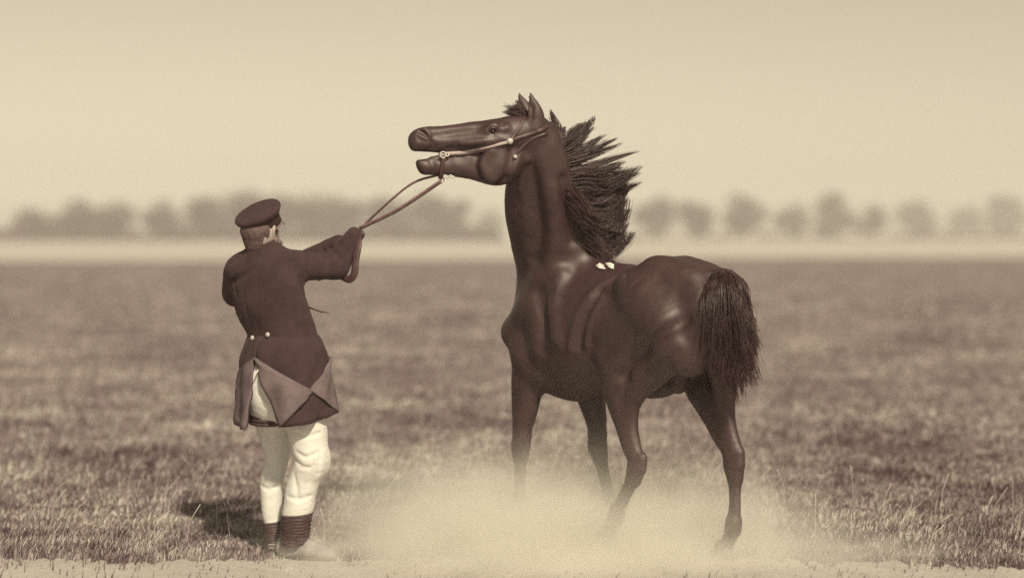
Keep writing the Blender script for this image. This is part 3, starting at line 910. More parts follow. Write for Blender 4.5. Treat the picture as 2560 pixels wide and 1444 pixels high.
mane_mid = [
    mg([(1406, 432), (1470, 418), (1520, 428), (1588, 402)], 10.08, .08), mg([(1408, 448), (1480, 446), (1530, 456), (1592, 430)], 10.11, .08),
    mg([(1410, 470), (1474, 486), (1530, 490), (1584, 446)], 10.13, .08), mg([(1412, 490), (1472, 518), (1528, 524), (1578, 466)], 10.15, .08),
    mg([(1416, 512), (1474, 548), (1530, 552), (1572, 490)], 10.18, .06), mg([(1420, 536), (1480, 574), (1532, 578), (1570, 520)], 10.2, .06),
    mg([(1428, 558), (1486, 598), (1536, 602), (1570, 548)], 10.23, .05), mg([(1438, 580), (1494, 622), (1540, 626), (1568, 580)], 10.25, .04),
    mg([(1446, 600), (1500, 636), (1542, 640), (1566, 602)], 10.27, .02)]
V, Fc = strands(mane_mid, 34, 100, .022, .0050, .0014, 36, npt=13, wave=.03, lens=(.72, 1.12), fly=.18)
mesh_obj('mane', V, Fc, M['hair'], horse)
low_g = [mg([(1425, 470), (1468, 520), (1500, 535)], 10.04, .05), mg([(1440, 530), (1475, 580), (1500, 600)], 10.1, .05), mg([(1440, 580), (1490, 625), (1525, 650)], 10.19, -.02), mg([(1460, 610), (1505, 642), (1540, 664)], 10.24, -.05)]
V, Fc = strands(low_g, 30, 60, .026, .009, .0014, 22, npt=9, fly=.25)
mesh_obj('mane', V, Fc, M['hair'], horse)
fl = [mg([(1322, 302), (1302, 270), (1272, 264)], 9.98, -.03), mg([(1318, 302), (1292, 280), (1260, 274)], 9.98, -.03), mg([(1314, 304), (1296, 286), (1274, 286)], 9.99, -.03), mg([(1322, 300), (1308, 262), (1298, 236)], 10.0, 0)]
V, Fc = strands(fl, 16, 44, .016, .005, .0012, 23, npt=9, fly=.3)
mesh_obj('forelock', V, Fc, M['hair'], horse)
def tg(px_pts, Y):
    return [HW(x, y, Y + d) for (x, y, d) in px_pts]
tail_g = [
    tg([(1772, 706, .10), (1750, 735, .0), (1738, 790, -.03), (1748, 850, -.02), (1738, 905, -.02), (1760, 950, .0)], 9.44),
    tg([(1778, 696, .10), (1766, 722, -.04), (1754, 790, -.07), (1764, 860, -.05), (1756, 915, -.05), (1782, 965, -.02)], 9.44),
    tg([(1788, 690, .10), (1788, 715, -.07), (1780, 790, -.10), (1796, 860, -.09), (1788, 920, -.09), (1810, 985, -.04)], 9.44),
    tg([(1800, 687, .08), (1816, 712, -.08), (1822, 790, -.11), (1836, 860, -.09), (1822, 930, -.09), (1836, 1000, -.05)], 9.44),
    tg([(1812, 688, .06), (1842, 715, -.08), (1848, 790, -.08), (1864, 860, -.07), (1848, 925, -.07), (1856, 990, -.04)], 9.44),
    tg([(1822, 691, .04), (1856, 724, -.05), (1866, 790, -.04), (1886, 860, -.03), (1872, 915, -.03), (1876, 965, -.02)], 9.44),
    tg([(1832, 697, .04), (1862, 736, .0), (1872, 800, .02), (1890, 860, .03), (1880, 905, .03), (1884, 940, .03)], 9.44)]
V, Fc = strands(tail_g, 74, 84, .014, .010, .0014, 34, npt=17, wave=.06, lens=(.42, 1.08), fly=.4)
mesh_obj('tail', V, Fc, M['hair'], horse)
short = [tg([(x, y, .08), (x + dx * .6, y + 36, -.06), (x + dx * 1.2, y + 150, -.09)], 9.42) for x, y, dx in ((1768, 712, -14), (1774, 704, -12), (1786, 697, -4), (1802, 694, 8), (1818, 697, 20), (1830, 704, 26))]
V, Fc = strands(short, 46, 70, .013, .010, .0014, 27, npt=9, wave=.02, lens=(.5, 1.2), fly=.3)
mesh_obj('tail', V, Fc, M['hair'], horse)
wisp = [tg([(1845, 735, 0), (1868, 770, .0), (1900, 800, .02)], 9.40), tg([(1855, 790, 0), (1880, 840, 0), (1898, 880, .02)], 9.40), tg([(1860, 850, 0), (1880, 910, 0), (1892, 950, .02)], 9.40), tg([(1840, 930, 0), (1852, 965, 0), (1864, 990, .02)], 9.40)]
V, Fc = strands(wisp, 22, 14, .016, .006, .0011, 25, npt=9, lens=(.7,1.25))
mesh_obj('tail', V, Fc, M['hair'], horse)

# ------------------------------------------------------------------ bridle and reins
bridle = empty('bridle', tuple(hp(1250, 360)))
tag(bridle, 'leather bridle on the horse\'s head with long reins to the man\'s hands', 'bridle')
def strap(name, px, m, width=.012, thick=.3, n=16, lift=.006, y0=8.6, y1=10.0):
    P = spline(np.array([(a, b, 0) for a, b in px], float), n)
    Q = np.array([hf.hit(a, b, y0, y1, lift=lift) for a, b, _ in P])
    for _ in range(3):
        Q[1:-1, 1] = (Q[:-2, 1] + Q[1:-1, 1] * 2 + Q[2:, 1]) / 4
    V, Fc = tube(Q, width, 8, flat=((0.1, -1, 0.15), thick))
    o = mesh_obj(name, V, Fc, m, bridle)
    far = Q - 2 * HL * ((Q - hp(1250, 360)) @ HL)[:, None]
    return o, Q, far
o, q1, f1 = strap('cheek_strap', [(1112, 384), (1160, 380), (1215, 368), (1275, 354)], M['light_leather'], .0085)
mesh_obj('cheek_strap', *tube(f1, .0085, 8, flat=((0.1, -1, .15), .3)), M['light_leather'], bridle)
o, q2, f2 = strap('cheek_strap', [(1112, 388), (1160, 386), (1215, 375), (1272, 362)], M['leather'], .006)
o, q3, f3 = strap('crown_strap', [(1278, 350), (1310, 340), (1345, 328), (1362, 320)], M['leather'], .010)
mesh_obj('crown_strap', *tube(f3, .010, 8, flat=((0.1, -1, .15), .3)), M['leather'], bridle)
top = spline([q3[-1], hp(1376, 318, 0) + np.array([0, 0, .012]), f3[-1]], 9)
mesh_obj('crown_strap', *tube(top, .010, 8), M['leather'], bridle)
o, q4, f4 = strap('throat_strap', [(1370, 332), (1335, 345), (1305, 368), (1285, 395), (1272, 440)], M['leather'], .007)
mesh_obj('throat_strap', *tube(f4, .007, 8, flat=((0.1, -1, .15), .3)), M['leather'], bridle)
o, q5, f5 = strap('brow_strap', [(1276, 350), (1300, 318), (1308, 300)], M['leather'], .008)
mesh_obj('brow_strap', *tube(f5, .008, 8, flat=((0.1, -1, .15), .3)), M['leather'], bridle)
for (a, b, r) in ((1275, 353, .016), (1288, 392, .011)):
    c = hf.hit(a, b, 8.6, 10.0, lift=.006)
    V, Fc = lathe([(r, 0), (r, .005), (r * .8, .010), (r * .4, .013), (.001, .014)], c, HL, 20)
    mesh_obj('boss', V, Fc, M['metal'], bridle)
def ring(c, R, r, nv, n=22):
    nv = nrm(nv); b = nrm(np.cross(nv, [.3, .2, .9])); cc = np.cross(nv, b)
    P = [np.asarray(c) + R * (math.cos(a) * b + math.sin(a) * cc) for a in np.linspace(0, 2 * math.pi, n)]
    return tube(P, r, 7, cap=False)
for sg in (1, -1):
    mesh_obj('bit_ring', *ring(hp(1106, 388, .055 * sg), .015, .0036, HL), M['metal'], bridle)
    mesh_obj('bit_ring', *ring(hp(1116, 387, .052 * sg), .010, .0034, HL + [.2, 0, .4]), M['metal'], bridle)
mesh_obj('bit', *tube(spline([hp(1106, 388, .06), hp(1100, 392, 0), hp(1106, 388, -.06)], 7), .006, 8), M['metal'], bridle)
for sg in (1, -1):
    mesh_obj('curb_strap', *tube(spline([hp(1108, 392, .052 * sg), hp(1104, 418, .049 * sg), hp(1102, 440, .03 * sg), hp(1100, 447, 0)], 10), .011, 8, flat=(HL, .35)), M['leather'], bridle)
mesh_obj('chin_ring', *ring(hp(1104, 449, .012), .012, .0042, HL), M['metal'], bridle)
for i in range(4):
    mesh_obj('chain_link', *ring(hp(1112 + 7 * i, 441 + (3 if i % 2 else 0), .03), .0065, .0028, HL + [.5 * (i % 2), 0, 0], 14), M['metal'], bridle)
HANDR = W(893, 574, 9.16); HANDL = W(884, 588, 9.24)
rein_a = hp(1104, 452, .012)
mesh_obj('rein', *tube(spline([rein_a, (rein_a * .5 + HANDR * .5) + [0, 0, -.018], HANDR + [.012, 0, .006]], 20), .014, 8, flat=((0.4, -.7, -.6), .3)), M['rein'], bridle)
rein_b = hp(1100, 436, -.05)
mesh_obj('rein', *tube(spline([rein_b, W(1035, 456, 9.24), (W(975, 502, 9.2)), HANDL + [.035, 0, .035], HANDL], 20), .0085, 8, flat=((0.4, -.7, -.6), .3)), M['rein'], bridle)
# slack end looped below the hands
lp = spline([HANDR, W(896, 610, 9.10), W(889, 650, 9.08), W(886, 682, 9.07), W(874, 698, 9.08), W(858, 692, 9.1), W(848, 688, 9.13)], 26)
mesh_obj('rein', *tube(lp, .019, 8, flat=((0.25, .95, 0.1), .28)), M['leather'], bridle)
lp2 = spline([HANDL, W(878, 640, 9.2), W(870, 676, 9.16), W(855, 690, 9.14), W(820, 690, 9.12), W(795, 700, 9.06)], 22)
mesh_obj('rein', *tube(lp2, .0075, 6, flat=((0.25, .95, 0.1), .4)), M['rein'], bridle)

# ------------------------------------------------------------------ the man
FD = nrm((.64, .77, 0)); RT = nrm((.77, -.64, 0))
UP = np.array([0, 0, 1.0])
man = empty('person', tuple(W(725, 1395, 9.0) * [1, 1, 0]))
tag(man, 'bearded man in peaked cap, dark tailcoat and white breeches, leaning back on the reins', 'person')
HFD = nrm((.50, .86, .10)); HRT = nrm((.86, -.50, 0))                  # the way the head faces
HC = W(652, 572, 9.02)
RS, RE, RW = W(738, 665, 8.96), W(838, 662, 9.10), W(884, 592, 9.15)   # right shoulder, elbow, wrist
LS, LE, LW = W(600, 676, 9.10), W(592, 730, 9.30), W(866, 606, 9.26)   # left

def hp_man(f, r, u):
    return HC + HFD * f + HRT * r + UP * u

bf = Field((-1.58, 8.68, -0.01), (-.70, 9.62, 1.92), 0.0055)
bf.chain([hp_man(-.01, 0, -.01)], [(.074, .094, .075)], k=.02)
bf.chain([hp_man(-.03, 0, -.005), hp_man(.035, 0, -.02)], [(.070, .072), (.062, .07)], HRT, k=.03)
bf.chain([hp_man(.05, 0, -.05), hp_man(.062, 0, -.09)], [(.05, .05), (.034, .032)], HRT, k=.04)
bf.chain([hp_man(.085, 0, .005), hp_man(.105, 0, -.025), hp_man(.098, 0, -.04)], [.012, .016, .017], k=.02)        # nose
bf.chain([hp_man(.082, -.025, .025), hp_man(.088, 0, .022), hp_man(.082, .025, .025)], [.012, .012, .012], k=.02)   # brow
bf.chain([hp_man(.088, -.02, -.072), hp_man(.092, 0, -.072), hp_man(.088, .02, -.072)], [.009, .010, .009], k=.01)  # lips
for sg in (1, -1):
    bf.chain([hp_man(.088, .030 * sg, .005)], [.013], k=.012, carve=True)
    bf.chain([hp_man(.083, .030 * sg, .005)], [.012], k=.004)
    ear = [hp_man(-.002, .076 * sg, -.048), hp_man(-.012, .088 * sg, -.028), hp_man(-.018, .094 * sg, -.004), hp_man(-.010, .092 * sg, .012), hp_man(.006, .082 * sg, .008)]
    bf.chain(ear, [.009, .008, .008, .008, .007], k=.006)
    bf.chain([hp_man(-.003, .078 * sg, -.012)], [(.008, .018, .022)], k=.01)
bf.chain([hp_man(-.02, 0, -.06), W(655, 640, 9.03), W(664, 668, 9.02)], [(.058, .062), (.060, .062), (.09, .07)], RT, k=.04)
spine = [(666, 672), (672, 720), (680, 770), (700, 830), (708, 890), (710, 940)]
bf.chain([W(a, b, 9.02) for a, b in spine], [(.15, .09), (.18, .105), (.175, .105), (.155, .10), (.165, .11), (.16, .11)], RT, k=.03)
bf.chain([RS, RE], [.060, .044], k=.04); bf.chain([RE, RW], [.045, .032], k=.02)
bf.chain([LS, LE], [.060, .044], k=.04); bf.chain([LE, (LE + LW) / 2 + [0, .02, 0], LW], [.045, .04, .032], k=.02)
RKN, RAN = W(776, 1155, 8.96), W(742, 1330, 8.98)
LKN, LAN = W(688, 1150, 9.14), W(683, 1338, 9.13)
bf.chain([W(742, 950, 8.97), W(764, 1050, 8.95), RKN], [.07, .06, .042], k=.05); bf.chain([RKN, W(755, 1225, 8.98), RAN], [.042, .042, .032], k=.03)
bf.chain([W(674, 945, 9.05), W(682, 1050, 9.11), LKN], [.07, .05, .04], k=.05); bf.chain([LKN, W(682, 1225, 9.15), LAN], [.04, .038, .03], k=.03)
SR, SL = nrm((.93, -.36, 0)), nrm((.80, .60, 0))                       # the way the feet point
def foot(f, heel, d, w=.036):
    f.chain([heel + UP * .05, heel + d * .07 + UP * .05, heel + d * .17 + UP * .03], [(w, .038), (w, .04), (w * .9, .022)], np.cross(UP, d), k=.02)
HR, HLF = W(706, 1392, 9.02) * [1, 1, 0], W(684, 1384, 9.12) * [1, 1, 0]
HR[0] = W(712, 1392, 9.0)[0]
foot(bf, HR, SR); foot(bf, HLF, SL)
# hands closed on the reins
def hand(f, wrist, axis, palm_n, sg):
    """axis: along the rein; palm_n: from the back of the hand towards the fingertips' curl centre"""
    axis = nrm(axis); palm_n = nrm(palm_n - axis * np.dot(palm_n, axis)); fw = np.cross(axis, palm_n) * sg
    c = wrist + fw * .045
    f.chain([wrist, c, c + fw * .025], [(.026, .020), (.040, .017), (.040, .015)], axis, k=.02)
    for q in range(4):
        o = c + axis * (.030 - .020 * q) + fw * .028
        L = (.9, 1.0, .95, .78)[q]
        f.chain([o, o + (fw * .030 + palm_n * .012) * L, o + (fw * .034 + palm_n * .038) * L, o + (fw * .008 + palm_n * .046) * L, o + (-fw * .006 + palm_n * .032) * L],
                [.0098, .0095, .009, .0085, .0075], k=.006, step=.006)
    o = c + axis * .036 - fw * .02
    f.chain([o, o + axis * .012 + palm_n * .022 + fw * .014, o + axis * .006 + palm_n * .040 + fw * .034, o - axis * .004 + palm_n * .052 + fw * .044], [.013, .012, .0105, .009], k=.01, step=.006)
RAX = rein_a - HANDR
hand(bf, RW, RAX, np.array([0, .3, -1.0]), 1)
hand(bf, LW, RAX, np.array([0, -.3, -1.0]), -1)
mV, mQ = bf.mesh(3)
mesh_obj('body', mV, mQ, M['skin'], man)

# brown gloves over both hands
gl = Field(RW - [.16, .2, .2], RW + [.2, .26, .2], .0045)
class Thick:
    def __init__(self, f): self.f = f
    def chain(self, pts, rad, *a, **k): self.f.chain(pts, np.asarray(rad) + .0022, *a, **k)
hand(Thick(gl), RW, RAX, np.array([0, .3, -1.0]), 1)
v, q = gl.mesh(2)
mesh_obj('glove', v, q, M['rein'], man)
gl = Field(LW - [.16, .2, .2], LW + [.2, .26, .2], .0045)
hand(Thick(gl), LW, RAX, np.array([0, -.3, -1.0]), -1)
v, q = gl.mesh(2)
mesh_obj('glove', v, q, M['rein'], man)

# hair and beard
hrf = Field(HC - .2, HC + .2, .005)
hrf.chain([hp_man(-.018, 0, -.008)], [(.0785, .091, .068)], k=.02)
hrf.chain([hp_man(-.05, .055, .0), hp_man(-.082, .03, .0), hp_man(-.087, 0, .0), hp_man(-.082, -.03, .0), hp_man(-.05, -.055, .0)], [.020, .018, .018, .018, .020], k=.03)
hrf.chain([hp_man(-.042, 0, -.03), hp_man(-.046, 0, -.068), hp_man(-.044, 0, -.092)], [(.066, .058), (.058, .046), (.046, .034)], HRT, k=.03)
for sg in (1, -1):
    hrf.chain([hp_man(.022, .070 * sg, .0), hp_man(.034, .068 * sg, -.05)], [.014, .012], k=.015)
hrf.chain([hp_man(.10, 0, .03), hp_man(.10, 0, -.12)], [(.056, .085), (.056, .085)], HRT, k=.02, carve=True)
for sg in (1, -1):
    hrf.chain([hp_man(.004, .098 * sg, .004), hp_man(.0, .098 * sg, -.04)], [.032, .034], k=.01, carve=True)
    hrf.chain([hp_man(-.012, .080 * sg, -.075), hp_man(-.02, .075 * sg, -.105)], [.030, .034], k=.012, carve=True)
v, q = hrf.mesh(2)
nn = vnormals(v, q); v = v + nn * (vnoise(v * [150, 150, 45], 1) * .0022)[:, None]
mesh_obj('hair', v, q, M['manhair'], man)
brf = Field(HC - [.2, .2, .3], HC + .2, .005)
brf.chain([hp_man(.03, .062, -.055), hp_man(.065, .045, -.085), hp_man(.088, 0, -.10), hp_man(.065, -.045, -.085), hp_man(.03, -.062, -.055)], [.020, .030, .036, .030, .020], k=.03)
brf.chain([hp_man(.09, 0, -.10), hp_man(.10, 0, -.145)], [(.045, .036), (.026, .022)], HRT, k=.03)
brf.chain([hp_man(.094, .03, -.062), hp_man(.106, 0, -.055), hp_man(.094, -.03, -.062)], [.009, .011, .009], k=.01)
v, q = brf.mesh(2)
nn = vnormals(v, q); v = v + nn * (vnoise(v * 80, 2) * .006)[:, None]
mesh_obj('beard', v, q, M['beard'], man)

# cap
CN = nrm((-.345, -.42, .835)); CC = W(652, 548, 9.02)
def cap_part(name, prof, m, parent):
    return mesh_obj(name, *lathe(prof, CC, CN, 48), m, parent)
cap = empty('cap', (0, 0, 0)); cap.parent = man
cap.location = tuple(CC - np.array(man.location))
def cap_mesh(name, prof, m):
    return mesh_obj(name, *lathe(prof, CC, CN, 48), m, cap)
cap_mesh('crown', [(.088, -.004), (.103, .006), (.119, .026), (.1225, .036), (.122, .042), (.1185, .047), (.108, .0495), (.08, .0505), (.04, .0475), (.002, .0465)], M['coat'])
cap_mesh('band', [(.086, -.052), (.0925, -.05), (.0935, -.03), (.0945, -.004), (.095, .0), (.08, .002)], M['band'])
cap_mesh('piping', [(.088, -.0545), (.0935, -.053), (.0950, -.049), (.0945, -.045), (.090, -.044)], M['piping'])
V, Fc = [], []
hf_dir = nrm(HFD - CN * np.dot(HFD, CN)); hs_dir = np.cross(CN, hf_dir)
for lay in (0, 1):
    for i in range(17):
        a = math.radians(-30 + 60 * i / 16)
        for j in range(6):
            r = .088 + .030 * (j / 5) * math.cos(a * 2.6) ** .7
            V.append(CC + CN * (-.050 - .046 * (j / 5) ** 1.2 + .004 * lay) + r * (math.cos(a) * hf_dir + math.sin(a) * hs_dir))
for i in range(16):
    for j in range(5):
        a = i * 6 + j
        Fc.append((a, a + 1, a + 7, a + 6)); b = a + 102; Fc.append((b + 6, b + 7, b + 1, b))
for i in range(16):
    a = i * 6 + 5; Fc.append((a, a + 102, a + 108, a + 6))
mesh_obj('visor', V, Fc, M['leather'], cap)

# tailcoat: bodice and sleeves
cf = Field((-1.60, 8.62, .98), (-.70, 9.62, 1.72), 0.006)
sp = [(658, 640, .10, .088), (664, 662, .165, .110), (668, 700, .208, .132), (673, 748, .222, .140), (694, 800, .204, .140), (708, 845, .200, .146), (711, 868, .204, .154)]
cf.chain([W(a, b, 9.02) for a, b, _, _ in sp], [(a, b) for _, _, a, b in sp], RT, k=.02)
cf.chain([W(655, 628, 9.03), W(657, 642, 9.03)], [(.073, .077), (.08, .083)], RT, k=.02)                # standing collar
RM = (RS + RE) / 2 + [0, 0, -.004]
cf.chain([W(716, 668, 8.97), RS, RM, RE], [.086, .080, .070, .067], k=.045)
cf.chain([RE, (RE + RW) / 2 + [0, 0, -.004], RW - (RW - RE) * .30, RW + (RW - RE) * .06], [.067, .060, .052, .043], k=.03)
cf.chain([W(616, 674, 9.08), LS, (LS + LE) / 2 - RT * .010, LE], [.084, .080, .074, .068], k=.05)
cf.chain([LE, (LE + LW) / 2 + [0, .02, 0], LW - (LW - LE) * .08], [.070, .062, .058], k=.03)
# creases
def crease(path, r=.0065, k=.024, sink=-.003, carve=True, y0=8.5, y1=9.5, n=10):
    P = spline(np.array([(a, b, 0) for a, b in path], float), n)
    Q = np.array([cf.hit(a, b, y0, y1) for a, b, _ in P]); Q[:, 1] += sink
    rr = r * (0.35 + .65 * np.sin(np.linspace(0, math.pi, n)))
    cf.chain(Q, rr, k=k, carve=carve)
for pth in ([(818, 612), (838, 632), (852, 648)], [(806, 616), (815, 640), (818, 668)], [(770, 634), (773, 655), (768, 684)], [(846, 606), (862, 622), (870, 636)],
            [(752, 645), (744, 672), (750, 700)], [(632, 672), (605, 690), (580, 708)], [(752, 712), (760, 735), (768, 755)],
            [(590, 690), (586, 712), (592, 738)]):
    crease(pth)
for pth in ([(728, 690), (716, 750), (700, 800), (676, 850)], [(606, 700), (612, 760), (622, 800), (630, 850)], [(652, 645), (644, 720), (645, 800), (650, 862)]):
    crease(pth, r=.004, k=.012, n=16)          # back seams
cf.F[:, :, :int((W(700, 872, 9.02)[2] - cf.lo[2]) / cf.h)] = 1
v, q = cf.mesh(10)
nn = vnormals(v, q)
v = v + nn * (vnoise(v * [11, 11, 7], 4) * .0045 + vnoise(v * [26, 26, 14], 6) * .0018)[:, None]
mesh_obj('coat', v, q, M['coat'], man)
coat = bpy.data.objects['coat']

# skirts of the coat
def skp(psi, py, off=0.0):
    """point of the skirt: psi degrees round from the middle of the back to his right, py its height in the photograph"""
    u = (py - 838) / 215
    cx = 709 + 7 * u
    a = np.interp(u, [0, .3, 1, 1.3], [.208, .236, .262, .27]) + off - .012 * math.exp(-max(u, 0) * 22)
    b = np.interp(u, [0, .3, 1, 1.3], [.156, .186, .212, .22]) + off - .012 * math.exp(-max(u, 0) * 22)
    p = math.radians(psi)
    off2 = .004 * math.sin(p * 9 + py * .045) + .003 * math.sin(p * 4 - py * .08 + 1) + .0015 * math.sin(p * 23 + py * .11)
    a += off2 * min(max(u * 3, 0), 1); b += off2 * min(max(u * 3, 0), 1)
    flute = max(u, 0) * (.017 * math.sin(p * 6 + 1.0 + u) + .008 * math.sin(p * 13 - u * 1.5))
    return W(cx, py, 9.02) + RT * (a + flute) * math.sin(p) - FD * (b + flute) * math.cos(p)
def panel(psi0, psi1, hem, n=26, m=18):
    V, Fc = [], []
    for j in range(m):
        v = j / (m - 1)
        for i in range(n):
            u = i / (n - 1)
            py = 838 + (hem(u) - 838) * v
            V.append(skp(psi0(py) + (psi1(py) - psi0(py)) * u, py))
    for j in range(m - 1):
        for i in range(n - 1):
            a = j * n + i; Fc.append((a, a + 1, a + n + 1, a + n))
    return V, Fc
def solid(o, t, off=-1):
    md = o.modifiers.new('thickness', 'SOLIDIFY'); md.thickness = t; md.offset = off
    return o
rp0 = lambda py: np.interp(py, [838, 888, 1056], [0, 0.5, 33])
lp0 = lambda py: np.interp(py, [838, 888, 1066], [0, -1.0, -7])
solid(mesh_obj('coat_skirt', *panel(rp0, lambda py: 122, lambda u: np.interp(u, [0, .3, .6, .8, 1], [1056, 1050, 1042, 1035, 1026])), M['coat'], man), .006)
V, Fc = panel(lambda py: -125, lp0, lambda u: np.interp(u, [0, .5, 1], [1060, 1066, 1062]))
solid(mesh_obj('coat_skirt', V, Fc, M['coat'], man), .006)
# the front of the coat, closing round the far side
V, Fc = panel(lambda py: 124, lambda py: 232, lambda u: 1020, n=18)
solid(mesh_obj('coat_skirt', V, Fc, M['coat'], man), .006)
# corners turned back, showing the lining
def flap(edge, tips, name='turned_back_corner', n=14):
    """edge, tips: lists of (psi, py) along the fold and along the free side"""
    E = spline(np.array([(a, b, 0) for a, b in edge], float), n); Tt = spline(np.array([(a, b, 0) for a, b in tips], float), n)
    V, Fc = [], []
    for i in range(n):
        for j in range(n):
            w = j / (n - 1)
            p = E[i] * (1 - w) + Tt[i] * w
            V.append(skp(p[0], p[1], .010 + .010 * math.sin(w * math.pi) + .004 * w))
    for i in range(n - 1):
        for j in range(n - 1):
            a = i * n + j; Fc.append((a, a + 1, a + n + 1, a + n))
    return solid(mesh_obj(name, V, Fc, M['lining'], man), .005)
flap([(0.5, 888), (16, 972), (33, 1057)], [(1.5, 889), (71, 964), (72.5, 969)])
flap([(121, 888), (121.5, 960), (121, 1027)], [(119, 890), (73, 962), (73, 967)])
flap([(-1, 889), (-4, 975), (-7, 1066)], [(-2, 890), (-62, 950), (-64, 1058)])
# buttons at the back of the waist
def cloth_hit(px, py):
    for Y in np.arange(8.6, 9.3, .002):
        p = W(px, py, Y)
        if cf.at(p) < 0: return p
    return W(px, py, 8.87)
for a, b in ((632, 844), (670, 836)):
    c = cloth_hit(a, min(b, 860)) - np.array([0, .012, 0])
    mesh_obj('button', *lathe([(.010, -.006), (.0125, 0), (.0115, .005), (.007, .008), (.001, .009)], c, -FD - RT * .1, 18), M['metal'], man)

# breeches
tf = Field((-1.50, 8.62, .10), (-.78, 9.42, 1.16), 0.0055)
tf.chain([W(708, 890, 9.02), W(710, 940, 9.02), W(708, 985, 9.03)], [(.19, .15), (.205, .176), (.16, .172)], RT, k=.03)
tf.chain([W(742, 950, 8.97), W(758, 1010, 8.95), W(766, 1058, 8.95), W(772, 1105, 8.95), W(778, 1150, 8.95), W(764, 1190, 8.97), W(752, 1228, 8.98), W(747, 1262, 8.98), W(741, 1286, 8.98)],
         [.112, .108, .102, .094, .086, .078, .078, .076, .072], k=.05)
tf.chain([W(670, 940, 8.97), W(670, 1000, 8.98), W(686, 1086, 9.12), W(692, 1140, 9.14), W(680, 1200, 9.15), W(679, 1245, 9.15), W(680, 1285, 9.14), W(681, 1308, 9.13)],
         [.11, .098, .078, .062, .060, .056, .050, .042], k=.05)
tf.chain([W(808, 1142, 8.97), W(810, 1165, 8.98)], [.03, .026], k=.04)
def tcrease(path, r=.0042, k=.018, sink=-.002, carve=True, n=9):
    P = spline(np.array([(a, b, 0) for a, b in path], float), n)
    Q = []
    for a, b, _ in P:
        hitp = W(a, b, 9.0)
        for Y in np.arange(8.6, 9.4, .003):
            if tf.at(W(a, b, Y)) < 0:
                hitp = W(a, b, Y); break
        Q.append(hitp)
    Q = np.array(Q); Q[:, 1] += sink
    tf.chain(Q, r * (0.35 + .65 * np.sin(np.linspace(0, math.pi, n))), k=k, carve=carve)
for pth in ([(797, 1128), (800, 1150), (795, 1185)], [(784, 1150), (782, 1175), (775, 1205)], [(742, 1130), (765, 1142), (790, 1132)], [(738, 1150), (755, 1165), (772, 1168)],
            [(742, 1080), (760, 1090), (800, 1082)], [(645, 980), (660, 990), (678, 1012)], [(648, 940), (655, 970), (662, 1000)], [(735, 1185), (742, 1220), (745, 1250)],
            [(665, 1165), (672, 1178), (695, 1172)], [(662, 1120), (680, 1128), (700, 1120)], [(720, 1240), (745, 1246), (775, 1238)], [(655, 1215), (672, 1222), (695, 1214)]):
    tcrease(pth)
tf.F[:, :, int((W(700, 880, 9.02)[2] - tf.lo[2]) / tf.h):] = 1
v, q = tf.mesh(7)
nn = vnormals(v, q)
v = v + nn * (vnoise(v * [10, 10, 5], 7) * .002 + vnoise(v * [30, 30, 70], 8) * .0009)[:, None]
mesh_obj('breeches', v, q, M['breeches'], man)
# ribbed band round the left thigh
for zc in range(3):
    P = []
    for s in range(33):
        a = 2 * math.pi * s / 32
        P.append(W(677, 1036 + 9 * zc, 9.03) + np.array([math.cos(a) * .098, math.sin(a) * .112, .004 * math.sin(a)]))
    mesh_obj('thigh_band', *tube(P, .0105, 8, flat=(UP, .9), cap=False), M['gaiter'], man)
mesh_obj('shirt_tail', *tube(spline([W(634, 934, 8.81), W(640, 931, 8.82), W(645, 924, 8.84), W(649, 912, 8.86)], 9), [.002, .003, .004, .005, .005, .004, .004, .003, .002], 7, flat=(UP, .5)), M['breeches'], man)
mesh_obj('coat_tie', *tube(spline([W(768, 766, 9.0), W(796, 777, 8.96), W(812, 780, 8.93), W(823, 783, 8.93)], 10), [.006, .005, .004, .004, .0035, .0035, .003, .003, .003, .002], 6), M['leather'], man)

# gaiters: ribbed leather
def gaiter(path, rad, lat, n=40, sides=26):
    P = spline(np.array(path), n); R = np.interp(np.linspace(0, 1, n), np.linspace(0, 1, len(rad)), rad)
    V, Fc = [], []
    for i in range(n):
        for s in range(sides):
            a = 2 * math.pi * s / sides
            wob = .25 * math.sin(a * 2 + i * .13)
            r = R[i] + (.0024 + .001 * math.sin(a * 3 + i * .7)) * math.sin((i / n * 9.5 + wob + .25 * math.sin(a * 5)) * 2 * math.pi) + .002 * math.sin(a * 3 + i * .2)
            V.append(P[i] + r * (math.cos(a) * RT + math.sin(a) * FD) + UP * .006 * math.sin(a * 1 + .6))
    for i in range(n - 1):
        for s in range(sides):
            s2 = (s + 1) % sides
            Fc.append((i * sides + s, i * sides + s2, (i + 1) * sides + s2, (i + 1) * sides + s))
    Fc.append(tuple(range(sides))[::-1]); Fc.append(tuple((n - 1) * sides + s for s in range(sides)))
    return V, Fc
mesh_obj('gaiter', *gaiter([W(742, 1282, 8.98), W(740, 1310, 8.98), W(738, 1335, 8.98), W(736, 1358, 8.98)], [.080, .077, .072, .070], RT), M['gaiter'], man)
mesh_obj('gaiter', *gaiter([W(681, 1302, 9.13), W(682, 1325, 9.13), W(684, 1345, 9.13), W(686, 1368, 9.13)], [.050, .050, .054, .060], RT), M['gaiter'], man)
